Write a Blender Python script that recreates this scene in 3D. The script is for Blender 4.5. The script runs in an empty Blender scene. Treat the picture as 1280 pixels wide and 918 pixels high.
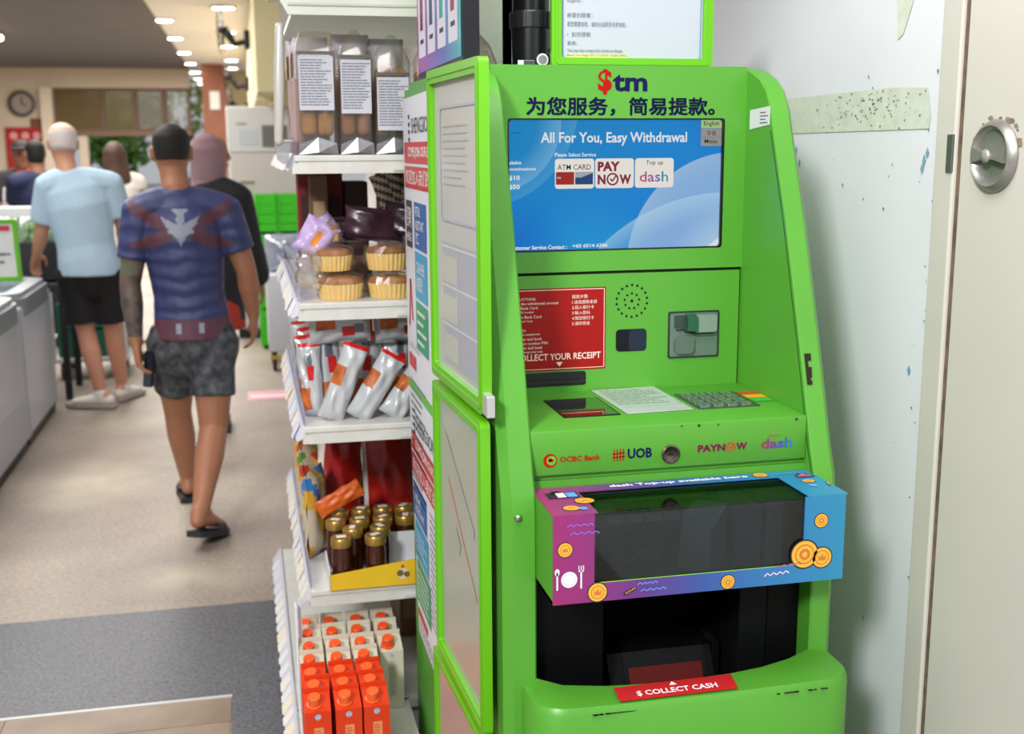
import bpy, bmesh, math, random
from mathutils import Vector, Matrix
from mathutils.bvhtree import BVHTree
SC = bpy.context.scene
COL = SC.collection
R = math.radians
rnd = random.Random(7)

# ------------------------------------------------------------------ camera, world, lights, exposure
def look(p, yaw, roll):
    """basis of a camera pitched down by p, turned right of +Y by yaw, rolled by roll"""
    f = Vector((math.sin(yaw)*math.cos(p), math.cos(yaw)*math.cos(p), -math.sin(p)))
    r0 = Vector((math.cos(yaw), -math.sin(yaw), 0)); u0 = r0.cross(f)
    r = r0*math.cos(roll) - u0*math.sin(roll); u = u0*math.cos(roll) + r0*math.sin(roll)
    return Matrix((r, u, -f)).transposed()
cam = bpy.data.cameras.new('camera'); co = bpy.data.objects.new('camera', cam); COL.objects.link(co)
co.matrix_world = Matrix.Translation((0, 0, 1.58)) @ look(R(10.7), R(12.75), R(.35)).to_4x4()
cam.sensor_width = 36; cam.lens = 36*1450/1280; cam.clip_start = .05; cam.clip_end = 200
cam.dof.use_dof = True; cam.dof.focus_distance = 2.12; cam.dof.aperture_fstop = 4.5
SC.camera = co
W = bpy.data.worlds.new('sky'); SC.world = W; W.use_nodes = True
bg = W.node_tree.nodes['Background']; bg.inputs[0].default_value = (.93, .96, 1, 1); bg.inputs[1].default_value = .55
def area(name, loc, tgt, size, power, color=(1, 1, 1), sy=None):
    l = bpy.data.lights.new(name, 'AREA'); l.energy = power; l.color = color; l.size = size
    if sy: l.shape = 'RECTANGLE'; l.size_y = sy
    o = bpy.data.objects.new(name, l); COL.objects.link(o); o.location = loc
    o.rotation_euler = (Vector(tgt)-Vector(loc)).to_track_quat('-Z', 'Y').to_euler(); return o
area('entrance_daylight', (-2.75, -2.9, 4.2), (.9, 2.1, 1.1), .8, 455, (1, .985, .96))
area('shop_light', (.1, 1.2, 3.04), (.2, 1.25, 0), 1.0, 46, (1, .98, .95), 1.6)
area('shop_light', (-1.5, 5.2, 3.04), (-1.5, 5.2, 0), 1.2, 120, (1, .97, .93), 4.0)
area('shop_light', (-1.6, 10, 3.04), (-1.6, 10, 0), 1.6, 235, (1, .965, .92), 5.0)
area('shop_light', (-1.6, 17, 3.0), (-1.6, 17, 0), 3.0, 620, (1, .95, .9), 8.0)
SC.view_settings.view_transform = 'Standard'; SC.view_settings.look = 'None'
SC.view_settings.gamma = 1; SC.view_settings.use_curve_mapping = False
SC.view_settings.exposure = -0.22

# ------------------------------------------------------------------ materials
def lin(h):
    h = h.lstrip('#'); c = [int(h[i:i+2], 16)/255 for i in (0, 2, 4)]
    return tuple(v/12.92 if v <= .04045 else ((v+.055)/1.055)**2.4 for v in c)+(1,)
MC = {}
def mat(h, rough=.5, metal=0, noise=0, scale=8, h2=None, bump=0, emit=0, spec=.5, name=None, coat=0):
    key = (h, rough, metal, noise, scale, h2, bump, emit, spec, coat)
    if key in MC: return MC[key]
    m = bpy.data.materials.new(name or 'surface'); m.use_nodes = True
    nt = m.node_tree; b = nt.nodes['Principled BSDF']; c = lin(h)
    b.inputs['Base Color'].default_value = c; b.inputs['Roughness'].default_value = rough
    b.inputs['Metallic'].default_value = metal; b.inputs['Specular IOR Level'].default_value = spec
    b.inputs['Coat Weight'].default_value = coat
    if emit:
        b.inputs['Emission Color'].default_value = c; b.inputs['Emission Strength'].default_value = emit
    if noise or h2 or bump:
        tc = nt.nodes.new('ShaderNodeTexCoord'); n = nt.nodes.new('ShaderNodeTexNoise')
        n.inputs['Scale'].default_value = scale; n.inputs['Detail'].default_value = 6
        nt.links.new(tc.outputs['Object'], n.inputs['Vector'])
        if noise or h2:
            r = nt.nodes.new('ShaderNodeValToRGB'); k = noise if not h2 else 0
            d = lin(h2) if h2 else tuple(min(1, v*(1+k)) for v in c[:3])+(1,)
            e = c if h2 else tuple(v*(1-k) for v in c[:3])+(1,)
            r.color_ramp.elements[0].position = .35; r.color_ramp.elements[1].position = .65
            r.color_ramp.elements[0].color = e; r.color_ramp.elements[1].color = d
            nt.links.new(n.outputs['Fac'], r.inputs[0]); nt.links.new(r.outputs[0], b.inputs['Base Color'])
        if bump:
            bp = nt.nodes.new('ShaderNodeBump'); bp.inputs['Strength'].default_value = bump; bp.inputs['Distance'].default_value = .004
            nt.links.new(n.outputs['Fac'], bp.inputs['Height']); nt.links.new(bp.outputs[0], b.inputs['Normal'])
    MC[key] = m; return m
def film(tint='#ffffff', gloss=.16, rough=.12, cover=0, ch='#ffffff'):
    """thin clear plastic: see-through, with a sheen and a little of its own haze"""
    key = ('film', tint, gloss, rough, cover, ch)
    if key in MC: return MC[key]
    m = bpy.data.materials.new('clear_plastic'); m.use_nodes = True; nt = m.node_tree; N = nt.nodes; N.clear()
    out = N.new('ShaderNodeOutputMaterial'); t = N.new('ShaderNodeBsdfTransparent'); g = N.new('ShaderNodeBsdfGlossy')
    t.inputs[0].default_value = lin(tint); g.inputs['Roughness'].default_value = rough
    mx = N.new('ShaderNodeMixShader'); lw = N.new('ShaderNodeLayerWeight'); pw = N.new('ShaderNodeMath'); pw.operation = 'POWER'; pw.inputs[1].default_value = 5; m6_ = N.new('ShaderNodeMath'); m6_.operation = 'MULTIPLY'; m6_.inputs[1].default_value = .45
    nt.links.new(lw.outputs['Facing'], pw.inputs[0]); nt.links.new(pw.outputs[0], m6_.inputs[0])
    ad = N.new('ShaderNodeMath'); ad.operation = 'ADD'; ad.use_clamp = True; ad.inputs[1].default_value = gloss
    nt.links.new(m6_.outputs[0], ad.inputs[0]); nt.links.new(ad.outputs[0], mx.inputs[0])
    src = t
    if cover:
        d = N.new('ShaderNodeBsdfDiffuse'); d.inputs[0].default_value = lin(ch)
        m2 = N.new('ShaderNodeMixShader'); m2.inputs[0].default_value = cover
        nt.links.new(t.outputs[0], m2.inputs[1]); nt.links.new(d.outputs[0], m2.inputs[2]); src = m2
    nt.links.new(src.outputs[0], mx.inputs[1]); nt.links.new(g.outputs[0], mx.inputs[2]); nt.links.new(mx.outputs[0], out.inputs[0])
    MC[key] = m; return m
def ramp_mat(stops, axis=0, lo=0., hi=1., rough=.35, emit=0):
    """printed colour gradient along an object axis"""
    m = bpy.data.materials.new('printed_gradient'); m.use_nodes = True; nt = m.node_tree; b = nt.nodes['Principled BSDF']
    tc = nt.nodes.new('ShaderNodeTexCoord'); sx = nt.nodes.new('ShaderNodeSeparateXYZ'); mr = nt.nodes.new('ShaderNodeMapRange'); r = nt.nodes.new('ShaderNodeValToRGB')
    mr.inputs[1].default_value = lo; mr.inputs[2].default_value = hi
    nt.links.new(tc.outputs['Object'], sx.inputs[0]); nt.links.new(sx.outputs[axis], mr.inputs[0]); nt.links.new(mr.outputs[0], r.inputs[0])
    els = r.color_ramp.elements
    while len(els) < len(stops): els.new(.5)
    for e, (p, h) in zip(els, stops): e.position = p; e.color = lin(h)
    b.inputs['Roughness'].default_value = rough
    if not emit: nt.links.new(r.outputs[0], b.inputs['Base Color'])
    else: b.inputs['Base Color'].default_value = (.01, .01, .01, 1)
    if emit: nt.links.new(r.outputs[0], b.inputs['Emission Color']); b.inputs['Emission Strength'].default_value = emit
    return m
GREEN = '#62b62a'
M_green = mat('#529c30', .38, noise=.05, scale=3, name='green_enamel')
M_lime = mat('#62b30c', .35, name='lime_plastic')
M_black = mat('#0c0d10', .35); M_dark = mat('#15171c', .5); M_navy = mat('#12174a', .6, spec=.1); M_red = mat('#b81f24', .45)
M_white = mat('#dededf', .5); M_paper = mat('#e6e7ea', .55); M_shelf = mat('#cbccc7', .42, noise=.05, scale=20)
M_chrome = mat('#c9cacc', .18, 1); M_steel = mat('#9a9b9c', .32, 1, noise=.15, scale=14); M_grey = mat('#8c8f93', .5)
M_ink = mat('#3c4048', .7); M_gap = mat('#050705', .8)
M_film = film(); M_clear = film('#f4f7f8', .03, .03)

# ------------------------------------------------------------------ mesh building
class Pl:
    """a plane: origin, right, up; points (a, b, off) go to world"""
    def __init__(s, o, u, v): s.o = Vector(o); s.u = Vector(u).normalized(); s.v = Vector(v).normalized(); s.n = s.u.cross(s.v)
    def __call__(s, a, b, c=0): return s.o + s.u*a + s.v*b + s.n*c
ORG = {}
TXT = {}
def text_geo(body, bold, italic=0, lspace=1.0):
    k = (body, bold, italic, lspace)
    if k not in TXT:
        cu = bpy.data.curves.new('lettering', 'FONT'); cu.body = body; cu.offset = bold; cu.shear = italic; cu.resolution_u = 2; cu.space_line = lspace
        o = bpy.data.objects.new('lettering', cu); COL.objects.link(o)
        me = bpy.data.meshes.new_from_object(o.evaluated_get(bpy.context.evaluated_depsgraph_get()))
        vs = [(v.co.x, v.co.y) for v in me.vertices]; fs = [tuple(p.vertices) for p in me.polygons]
        x0 = min(v[0] for v in vs); x1 = max(v[0] for v in vs); y0 = min(v[1] for v in vs); y1 = max(v[1] for v in vs)
        TXT[k] = ([(x-x0, y-y0) for x, y in vs], fs, x1-x0, y1-y0)
        bpy.data.objects.remove(o); bpy.data.curves.remove(cu); bpy.data.meshes.remove(me)
    return TXT[k]
class MB:
    def __init__(s): s.v = []; s.f = []; s.mi = []; s.cur = 0
    def m(s, i): s.cur = i; return s
    def add(s, vs, fs, T=None):
        b = len(s.v)
        s.v += [tuple(T @ Vector(v)) if T else tuple(v) for v in vs]
        for f in fs: s.f.append(tuple(b+i for i in f)); s.mi.append(s.cur)
        return s
    def box(s, x0, x1, y0, y1, z0, z1, bev=0, seg=2, T=None):
        if not bev:
            vs = [(x, y, z) for x in (x0, x1) for y in (y0, y1) for z in (z0, z1)]
            return s.add(vs, [(0, 1, 3, 2), (4, 6, 7, 5), (0, 4, 5, 1), (2, 3, 7, 6), (0, 2, 6, 4), (1, 5, 7, 3)], T)
        bm = bmesh.new(); bmesh.ops.create_cube(bm, size=1)
        for v in bm.verts: v.co = ((x0+x1)/2+v.co.x*(x1-x0), (y0+y1)/2+v.co.y*(y1-y0), (z0+z1)/2+v.co.z*(z1-z0))
        bmesh.ops.bevel(bm, geom=bm.edges[:], offset=bev, segments=seg, profile=.5, affect='EDGES')
        return s.bm(bm, T)
    def bm(s, bm, T=None):
        bm.verts.index_update(); s.add([v.co[:] for v in bm.verts], [[v.index for v in f.verts] for f in bm.faces], T); bm.free(); return s
    def prism(s, poly, a0, a1, axis='x', T=None):
        """2D polygon extruded along an axis: x -> (y,z) poly, y -> (x,z), z -> (x,y)"""
        def P(p, a): return {'x': (a, p[0], p[1]), 'y': (p[0], a, p[1]), 'z': (p[0], p[1], a)}[axis]
        n = len(poly); vs = [P(p, a0) for p in poly]+[P(p, a1) for p in poly]
        return s.add(vs, [tuple(range(n))[::-1], tuple(range(n, 2*n))]+[(i, (i+1) % n, n+(i+1) % n, n+i) for i in range(n)], T)
    def poly(s, P, pts, off=.001):
        n = len(pts); return s.add([P(a, b, off) for a, b in pts], [tuple(range(n))])
    def rect(s, P, a0, a1, b0, b1, off=.001): return s.poly(P, [(a0, b0), (a1, b0), (a1, b1), (a0, b1)], off)
    def rrect(s, P, a0, a1, b0, b1, r, off=.001):
        return s.poly(P, rr(a0, a1, b0, b1, r), off)
    def disc(s, P, a, b, r, off=.001, n=20, rb=None):
        rb = rb or r
        return s.poly(P, [(a+r*math.cos(2*math.pi*i/n), b+rb*math.sin(2*math.pi*i/n)) for i in range(n)], off)
    def slab(s, P, pts, c0, c1):
        n = len(pts); vs = [P(a, b, c0) for a, b in pts]+[P(a, b, c1) for a, b in pts]
        return s.add(vs, [tuple(range(n))[::-1], tuple(range(n, 2*n))]+[(i, (i+1) % n, n+(i+1) % n, n+i) for i in range(n)])
    def ring(s, P, outer, inner, c0, c1):
        """frame between two outlines of the same count"""
        n = len(outer); vs = [P(a, b, c) for c in (c0, c1) for o in (outer, inner) for a, b in o]
        fs = []
        for i in range(n):
            j = (i+1) % n
            fs += [(i, j, n+j, n+i), (2*n+i, 3*n+i, 3*n+j, 2*n+j), (i, 2*n+i, 2*n+j, j), (n+i, n+j, 3*n+j, 3*n+i)]
        return s.add(vs, fs)
    def line(s, P, pts, w, off=.001):
        for (a, b), (c, d) in zip(pts, pts[1:]):
            l = math.hypot(c-a, d-b) or 1; nx, ny = -(d-b)/l*w/2, (c-a)/l*w/2
            s.poly(P, [(a-nx, b-ny), (c-nx, d-ny), (c+nx, d+ny), (a+nx, b+ny)], off)
        return s
    def wave(s, P, a, b, l, amp, n, w, off=.001, tilt=0):
        return s.line(P, [(a+l*i/(n*2), b+tilt*l*i/(n*2)+(amp if i % 2 else -amp)) for i in range(n*2+1)], w, off)
    def text(s, P, body, a, b, w=None, h=None, bold=0, off=.001, italic=0, ls=1.0, center=False):
        vs, fs, tw, th = text_geo(body, bold, italic, ls)
        kx = w/tw if w else None; ky = h/th if h else kx; kx = kx or ky
        if center: a -= tw*kx/2
        return s.add([P(a+x*kx, b+y*ky, off) for x, y in vs], fs)
    def dashes(s, P, a0, a1, b0, b1, rows, seed=0, fill=.55, off=.001, mw=.12):
        """the broken grey rows that small print too blurred to read leaves"""
        r = random.Random(seed); dh = (b1-b0)/rows
        for i in range(rows):
            y = b1-dh*(i+.5); x = a0; end = a0+(a1-a0)*(r.uniform(.65, 1))
            while x < end:
                w = (a1-a0)*r.uniform(.3, 1)*mw; s.rect(P, x, min(x+w, end), y-dh*fill/2, y+dh*fill/2, off); x += w+(a1-a0)*.02
        return s
    def tube(s, pts, n=10, cap=True, ref=None, ck=1.0):
        """pts: (x,y,z,r) or (x,y,z,ra,rb); ra across (along world X when it can), rb along the other way"""
        P = [Vector(p[:3]) for p in pts]; ringsv = []
        ra = [p[3] for p in pts]; rb = [p[4] if len(p) > 4 else p[3] for p in pts]
        fr = []
        for i in range(len(P)):
            t = (P[min(i+1, len(P)-1)]-P[max(i-1, 0)])
            t = t.normalized() if t.length > 1e-9 else Vector((0, 0, 1))
            rf = Vector(ref) if ref else Vector((1, 0, 0))
            if abs(rf.dot(t)) > .9: rf = Vector((0, 0, 1)) if not ref else Vector((0, 1, 0))
            u = (rf-t*rf.dot(t)).normalized(); fr.append((t, u, t.cross(u)))
        rows = []
        def ringat(c, u, v, a, b): rows.append([c+u*(a*math.cos(2*math.pi*k/n))+v*(b*math.sin(2*math.pi*k/n)) for k in range(n)])
        if cap:
            t, u, v = fr[0]; m = min(ra[0], rb[0])
            ringat(P[0]-t*m*.92*ck, u, v, ra[0]*.38, rb[0]*.38); ringat(P[0]-t*m*.6*ck, u, v, ra[0]*.8, rb[0]*.8)
        for i in range(len(P)): ringat(P[i], fr[i][1], fr[i][2], ra[i], rb[i])
        if cap:
            t, u, v = fr[-1]; m = min(ra[-1], rb[-1])
            ringat(P[-1]+t*m*.6*ck, u, v, ra[-1]*.8, rb[-1]*.8); ringat(P[-1]+t*m*.92*ck, u, v, ra[-1]*.38, rb[-1]*.38)
        vs = [p for r_ in rows for p in r_]; L = len(rows)
        fs = [(i*n+k, i*n+(k+1) % n, (i+1)*n+(k+1) % n, (i+1)*n+k) for i in range(L-1) for k in range(n)]
        fs += [tuple(range(n))[::-1], tuple((L-1)*n+k for k in range(n))]
        return s.add(vs, fs)
    def lathe(s, prof, c=(0, 0, 0), n=20, ax='z', T=None):
        """prof: (r, h) pairs"""
        vs = []
        for r, h in prof:
            for k in range(n):
                a = 2*math.pi*k/n; x, y = r*math.cos(a), r*math.sin(a)
                p = {'z': (x, y, h), 'x': (h, x, y), 'y': (x, h, y)}[ax]; vs.append((c[0]+p[0], c[1]+p[1], c[2]+p[2]))
        L = len(prof); fs = [(i*n+k, i*n+(k+1) % n, (i+1)*n+(k+1) % n, (i+1)*n+k) for i in range(L-1) for k in range(n)]
        fs += [tuple(range(n))[::-1], tuple((L-1)*n+k for k in range(n))]
        return s.add(vs, fs, T)
    def build(s, name, mats, parent=None, smooth=False, remesh=0, smo=4, recalc=True):
        mats = mats if isinstance(mats, (list, tuple)) else [mats]
        org = ORG.get(parent.name, Vector((0, 0, 0))) if parent else Vector((0, 0, 0))
        me = bpy.data.meshes.new(name); me.from_pydata([tuple(Vector(v)-org) for v in s.v], [], s.f)
        for m in mats: me.materials.append(m)
        if len(mats) > 1: me.polygons.foreach_set('material_index', s.mi)
        if recalc:
            bm = bmesh.new(); bm.from_mesh(me); bmesh.ops.recalc_face_normals(bm, faces=bm.faces[:]); bm.to_mesh(me); bm.free()
        o = bpy.data.objects.new(name, me); COL.objects.link(o)
        if remesh:
            r = o.modifiers.new('r', 'REMESH'); r.mode = 'VOXEL'; r.voxel_size = remesh
            q = o.modifiers.new('s', 'SMOOTH'); q.factor = .5; q.iterations = smo
            m2 = bpy.data.meshes.new_from_object(o.evaluated_get(bpy.context.evaluated_depsgraph_get()))
            o.modifiers.clear(); o.data = m2; bpy.data.meshes.remove(me); me = m2; me.name = name
            if not me.materials:
                for m in mats: me.materials.append(m)
        if smooth or remesh: me.shade_smooth()
        if smooth == 'auto': me.set_sharp_from_angle(angle=R(35))
        if parent: o.parent = parent
        ORG[o.name] = org; return o
def rr(a0, a1, b0, b1, r, n=4):
    pts = []
    for cx, cy, s in ((a1-r, b1-r, 0), (a0+r, b1-r, 90), (a0+r, b0+r, 180), (a1-r, b0+r, 270)):
        for i in range(n+1):
            t = R(s+90*i/n); pts.append((cx+r*math.cos(t), cy+r*math.sin(t)))
    return pts
def thing(name, label, cat, loc=(0, 0, 0), group=None, rot=None):
    o = bpy.data.objects.new(name, None); COL.objects.link(o); o.location = loc; o.empty_display_size = .05
    if rot: o.rotation_euler = rot
    ORG[o.name] = Vector(loc); o['label'] = label; o['category'] = cat
    if group: o['group'] = group
    return o
def local(name, label, cat, loc=(0, 0, 0), group=None, rot=None):
    """a thing whose parts are modelled about its own origin"""
    o = thing(name, label, cat, loc, group, rot); ORG[o.name] = Vector((0, 0, 0)); return o
def tag(o, label, cat, group=None):
    o['label'] = label; o['category'] = cat
    if group: o['group'] = group
    return o
def struct(o): o['kind'] = 'structure'; return o
def dup(root, loc, rot=None, label=None, group=None):
    def cp(o, par):
        c = o.copy(); COL.objects.link(c); c.parent = par
        for ch in o.children: cp(ch, c)
        return c
    r = cp(root, None); r.location = loc
    if rot is not None: r.rotation_euler = rot
    if label: r['label'] = label
    if group: r['group'] = group
    return r

# ------------------------------------------------------------------ the setting
M_cement = mat('#a3978a', .55, h2='#8d8176', scale=1.6, bump=.08)
nt = M_cement.node_tree; b = nt.nodes['Principled BSDF']    # fine speckle over the broad wear
n2 = nt.nodes.new('ShaderNodeTexNoise'); n2.inputs['Scale'].default_value = 60; n2.inputs['Detail'].default_value = 4
tc = nt.nodes.new('ShaderNodeTexCoord'); mx = nt.nodes.new('ShaderNodeMix'); mx.data_type = 'RGBA'; mx.blend_type = 'OVERLAY'; mx.inputs[0].default_value = .5
nt.links.new(tc.outputs['Object'], n2.inputs[0]); src = b.inputs['Base Color'].links[0].from_socket
nt.links.new(src, mx.inputs[6]); nt.links.new(n2.outputs['Fac'], mx.inputs[7]); nt.links.new(mx.outputs[2], b.inputs['Base Color'])
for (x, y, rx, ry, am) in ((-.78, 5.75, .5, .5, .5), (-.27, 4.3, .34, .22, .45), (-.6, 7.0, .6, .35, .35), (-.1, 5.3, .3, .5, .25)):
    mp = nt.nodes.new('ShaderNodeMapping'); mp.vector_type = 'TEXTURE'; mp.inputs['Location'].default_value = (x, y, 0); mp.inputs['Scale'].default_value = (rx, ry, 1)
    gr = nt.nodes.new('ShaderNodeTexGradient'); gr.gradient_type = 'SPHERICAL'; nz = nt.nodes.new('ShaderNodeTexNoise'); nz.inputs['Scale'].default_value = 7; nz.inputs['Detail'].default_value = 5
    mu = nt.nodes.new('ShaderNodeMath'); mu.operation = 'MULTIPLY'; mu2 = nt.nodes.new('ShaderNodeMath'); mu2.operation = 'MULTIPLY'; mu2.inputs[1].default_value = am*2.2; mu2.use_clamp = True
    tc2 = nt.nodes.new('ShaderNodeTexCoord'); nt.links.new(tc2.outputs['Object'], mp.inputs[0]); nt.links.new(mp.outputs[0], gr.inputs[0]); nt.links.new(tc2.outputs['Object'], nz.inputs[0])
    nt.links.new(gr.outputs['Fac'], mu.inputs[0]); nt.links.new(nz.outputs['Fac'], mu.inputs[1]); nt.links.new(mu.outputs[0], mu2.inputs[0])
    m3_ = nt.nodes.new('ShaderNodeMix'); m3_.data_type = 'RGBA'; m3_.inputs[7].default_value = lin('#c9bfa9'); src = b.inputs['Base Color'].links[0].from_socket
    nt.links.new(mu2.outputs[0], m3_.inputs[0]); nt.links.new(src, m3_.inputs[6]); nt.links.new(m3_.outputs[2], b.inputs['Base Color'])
floor = struct(MB().box(-7, 1.32, -4, 31, -.1, 0).build('floor', M_cement))
M_gran = mat('#46474d', .5, h2='#68696f', scale=95)
MB().box(-7, .8, 3.283, 4.0, 0, .002).build('tile', M_gran, floor)
MB().box(-.108, .8, -2, 3.283, 0, .002).build('tile', M_gran, floor)
M_wood = mat('#94806c', .5, h2='#7f6b59', scale=5)
proto = None
for j in range(9):
    for i in range(9):
        x1 = -.11-i*.62-(.0 if j % 2 == 0 else .3); x0 = x1-.616; y1 = 3.265-j*.15
        if j % 2 and i == 0: MB().box(-.406, -.112, y1-.147, y1, 0, .003).build('tile', M_wood, floor)
        if proto is None:
            proto = MB().box(-.308, .308, -.0735, .0735, 0, .003).build('tile', M_wood, floor); t = proto
        else: t = proto.copy(); COL.objects.link(t)
        t.location = ((x0+x1)/2, y1-.0735, 0)
MB().box(-7, -.108, 3.27, 3.283, 0, .004).build('edging_strip', mat('#c4c2be', .4), floor)
M_ceil = mat('#f5f2f1', .7, noise=.03)
struct(MB().box(-.93, 1.4, .1, 31, 3.1, 3.25).build('ceiling', M_ceil))
M_ceild = mat('#6b6a6d', .8, noise=.06, scale=2)
struct(MB().box(-7, -.93, .1, 23, 3.06, 3.25).build('ceiling', M_ceild))
M_wall = mat('#e4e6ef', .55, noise=.03, scale=2.5, bump=.05)
WX = 1.3
wall = struct(MB().box(WX, WX+.1, 2.02, 13, 0, 3.1).build('wall_right', M_wall))
PW = Pl((WX, 0, 0), (0, -1, 0), (0, 0, 1))      # a = -Y, b = Z, faces -X
M_tape = mat('#d9dfd3', .6, h2='#cbd3c3', scale=30, bump=.3)
MB().poly(PW, [(-2.72, 1.61), (-2.06, 1.612), (-2.055, 1.64), (-2.07, 1.69), (-2.2, 1.697), (-2.72, 1.693)], .002).build('tape_strip', M_tape, wall)
MB().poly(PW, [(-2.21, 1.93), (-2.14, 1.95), (-2.14, 1.86), (-2.17, 1.8), (-2.19, 1.79)], .002).build('tape_strip', M_tape, wall)
r = random.Random(3); k = MB()
for _ in range(110):
    y = r.gauss(2.28, .1); z = r.gauss(1.66, .02); w = r.uniform(.001, .005); h = r.uniform(.0008, .003)
    if 2.07 < y < 2.6 and 1.6 < z < 1.7: k.poly(PW, [(-y-w, z), (-y, z-h), (-y+w, z+h*.6), (-y, z+h)], .003)
for _ in range(26):
    y = r.choice([r.uniform(2.03, 2.08), r.uniform(2.03, 2.5)]); z = r.uniform(.5, 2.0); w = r.uniform(.001, .004); h = r.uniform(.001, .005)
    k.poly(PW, [(-y-w, z), (-y, z-h), (-y+w, z+h*.6), (-y, z+h)], .003)
k.build('paint_flake', mat('#837f72', .8), wall)['kind'] = 'stuff'
k = MB()
for y, z in ((2.07, 1.55), (2.075, 1.535), (2.06, 1.565), (2.62, 1.57), (2.6, 1.54), (2.08, 1.13)):
    k.poly(PW, [(-y-.006, z), (-y, z-.01), (-y+.007, z+.002), (-y+.001, z+.012)], .003)
k.build('paint_mark', mat('#7fa6bd', .8), wall)['kind'] = 'stuff'
M_jamb = mat('#cfccc4', .45, noise=.03, scale=4)
jamb = struct(MB().box(WX-.012, WX+.1, 1.957, 2.02, 0, 3.1, .004).build('trim_1', M_jamb))
MB().box(WX-.004, WX+.02, 1.944, 1.957, 0, 3.1).build('gap_seal', mat('#6d5c4c', .8, noise=.3, scale=30), jamb)
MB().box(WX-.016, WX-.011, 1.958, 1.976, 1.53, 1.60, .001).build('strike_plate', mat('#8d9094', .35, .8), jamb)
door = struct(MB().box(WX-.006, WX+.04, .9, 1.944, .01, 3.0, .003).build('door_1', mat('#d2cec6', .5, noise=.025, scale=2)))
struct(MB().box(WX, WX+.1, -2.5, .89, 0, 3.1).build('wall_right', M_wall))
hx, hy, hz = WX-.006, 1.838, 1.561
hm = MB().lathe([(.062, 0), (.064, -.004), (.06, -.012), (.053, -.017), (.049, -.014), (.045, -.005), (.03, -.002), (.002, -.001)], (hx, hy, hz), 36, 'x').build('handle_plate', mat('#9a9995', .36, .5, noise=.12, scale=25), door, smooth='auto')
lv = MB().add([(hx-.02, hy+y, hz+z) for y, z in ((-.046, .016), (-.018, .006), (.018, .006), (.046, .016), (.046, -.012), (.018, -.006), (-.018, -.006), (-.046, -.012))]
              + [(hx-.006, hy+y, hz+z) for y, z in ((-.046, .016), (-.018, .006), (.018, .006), (.046, .016), (.046, -.012), (.018, -.006), (-.018, -.006), (-.046, -.012))],
              [tuple(range(8)), tuple(range(15, 7, -1))]+[(i, (i+1) % 8, 8+(i+1) % 8, 8+i) for i in range(8)]).build('thumb_turn', mat('#9b9994', .35, .5), hm)
MB().lathe([(.012, -.018), (.012, -.024), (.004, -.026)], (hx, hy, hz), 16, 'x').build('pivot_cap', mat('#a9a7a2', .4, .3), hm, True)
r = random.Random(5); k = MB()
for i in range(26):
    a = R(r.uniform(15, 165)); q = .066+r.uniform(-.004, .006); w = r.uniform(.003, .008)
    k.poly(Pl((WX-.0066, 0, 0), (0, -1, 0), (0, 0, 1)), [(-hy+q*math.cos(a)+w*math.cos(t), hz+q*math.sin(a)+w*.7*math.sin(t)) for t in (0, 1.2, 2.3, 3.3, 4.4, 5.4)], .0003+i*.00001)
k.build('worn_ring', mat('#8c7d66', .9, noise=.3, scale=60), door)['kind'] = 'stuff'

# back of the shop
M_cream = mat('#d8cab6', .7, noise=.04, scale=1)
BY = 23.
def wallbox(*a, **k): return struct(MB().box(*a).build(k.get('n', 'wall_back'), k.get('m', M_cream)))
wallbox(-7, -.93, BY, BY+.3, 2.71, 3.25)
wallbox(-7, -3.35, BY, BY+.3, 0, 2.71)
wallbox(-3.55, -3.35, BY-.15, BY, 0, 2.71, n='trim_2', m=mat('#e6d9c6', .7))
wallbox(-3.35, -.93, BY+.05, BY+.2, 1.84, 1.93, n='trim_3', m=mat('#7d6550', .6))
for i, (x0, x1, hcol, tr) in enumerate(((-3.35, -2.5, '#8f7a52', .55), (-2.5, -1.92, '#b0a878', .3), (-1.92, -1.4, '#c9c7bd', .25), (-1.4, -.93, '#f2f2f2', .1))):
    w = struct(MB().ring(Pl((0, BY+.12, 0), (1, 0, 0), (0, 0, 1)), [(x0, 1.93), (x1, 1.93), (x1, 2.71), (x0, 2.71)], [(x0+.05, 1.98), (x1-.05, 1.98), (x1-.05, 2.66), (x0+.05, 2.66)], -.05, .05).build('window_%d' % (i+1), mat('#6d5442', .6)))
    MB().box(x0+.04, x1-.04, BY+.1, BY+.12, 1.97, 2.67).build('pane', film(hcol, .02, .2, tr, hcol), w)
struct(MB().box(-2.95, -2.8, BY, BY+.2, 0, 1.84).build('trim_4', M_cream))
struct(MB().box(-1.5, -1.42, BY, BY+.2, 0, 2.0).build('trim_5', mat('#9b8a78', .6)))
wallbox(-.68, -.24, 22.2, 22.6, 0, 3.1, n='trim_6', m=mat('#8c5844', .7, noise=.06))
MB().box(-.55, -.38, 22.18, 22.199, 2.3, 2.62).build('notice', M_white, bpy.data.objects['trim_6'])
wallbox(-.24, 1.4, 24, 24.3, 0, 3.1, m=mat('#cdbb8e', .7))
yw = struct(MB().box(.12, .3, 9.0, 22, 2.0, 3.1).build('wall_centre', mat('#d6cb9c', .7, noise=.08, scale=1)))
struct(MB().box(-7.2, -7, -1, 24, 0, 3.25).build('wall_left', M_cream))
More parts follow.
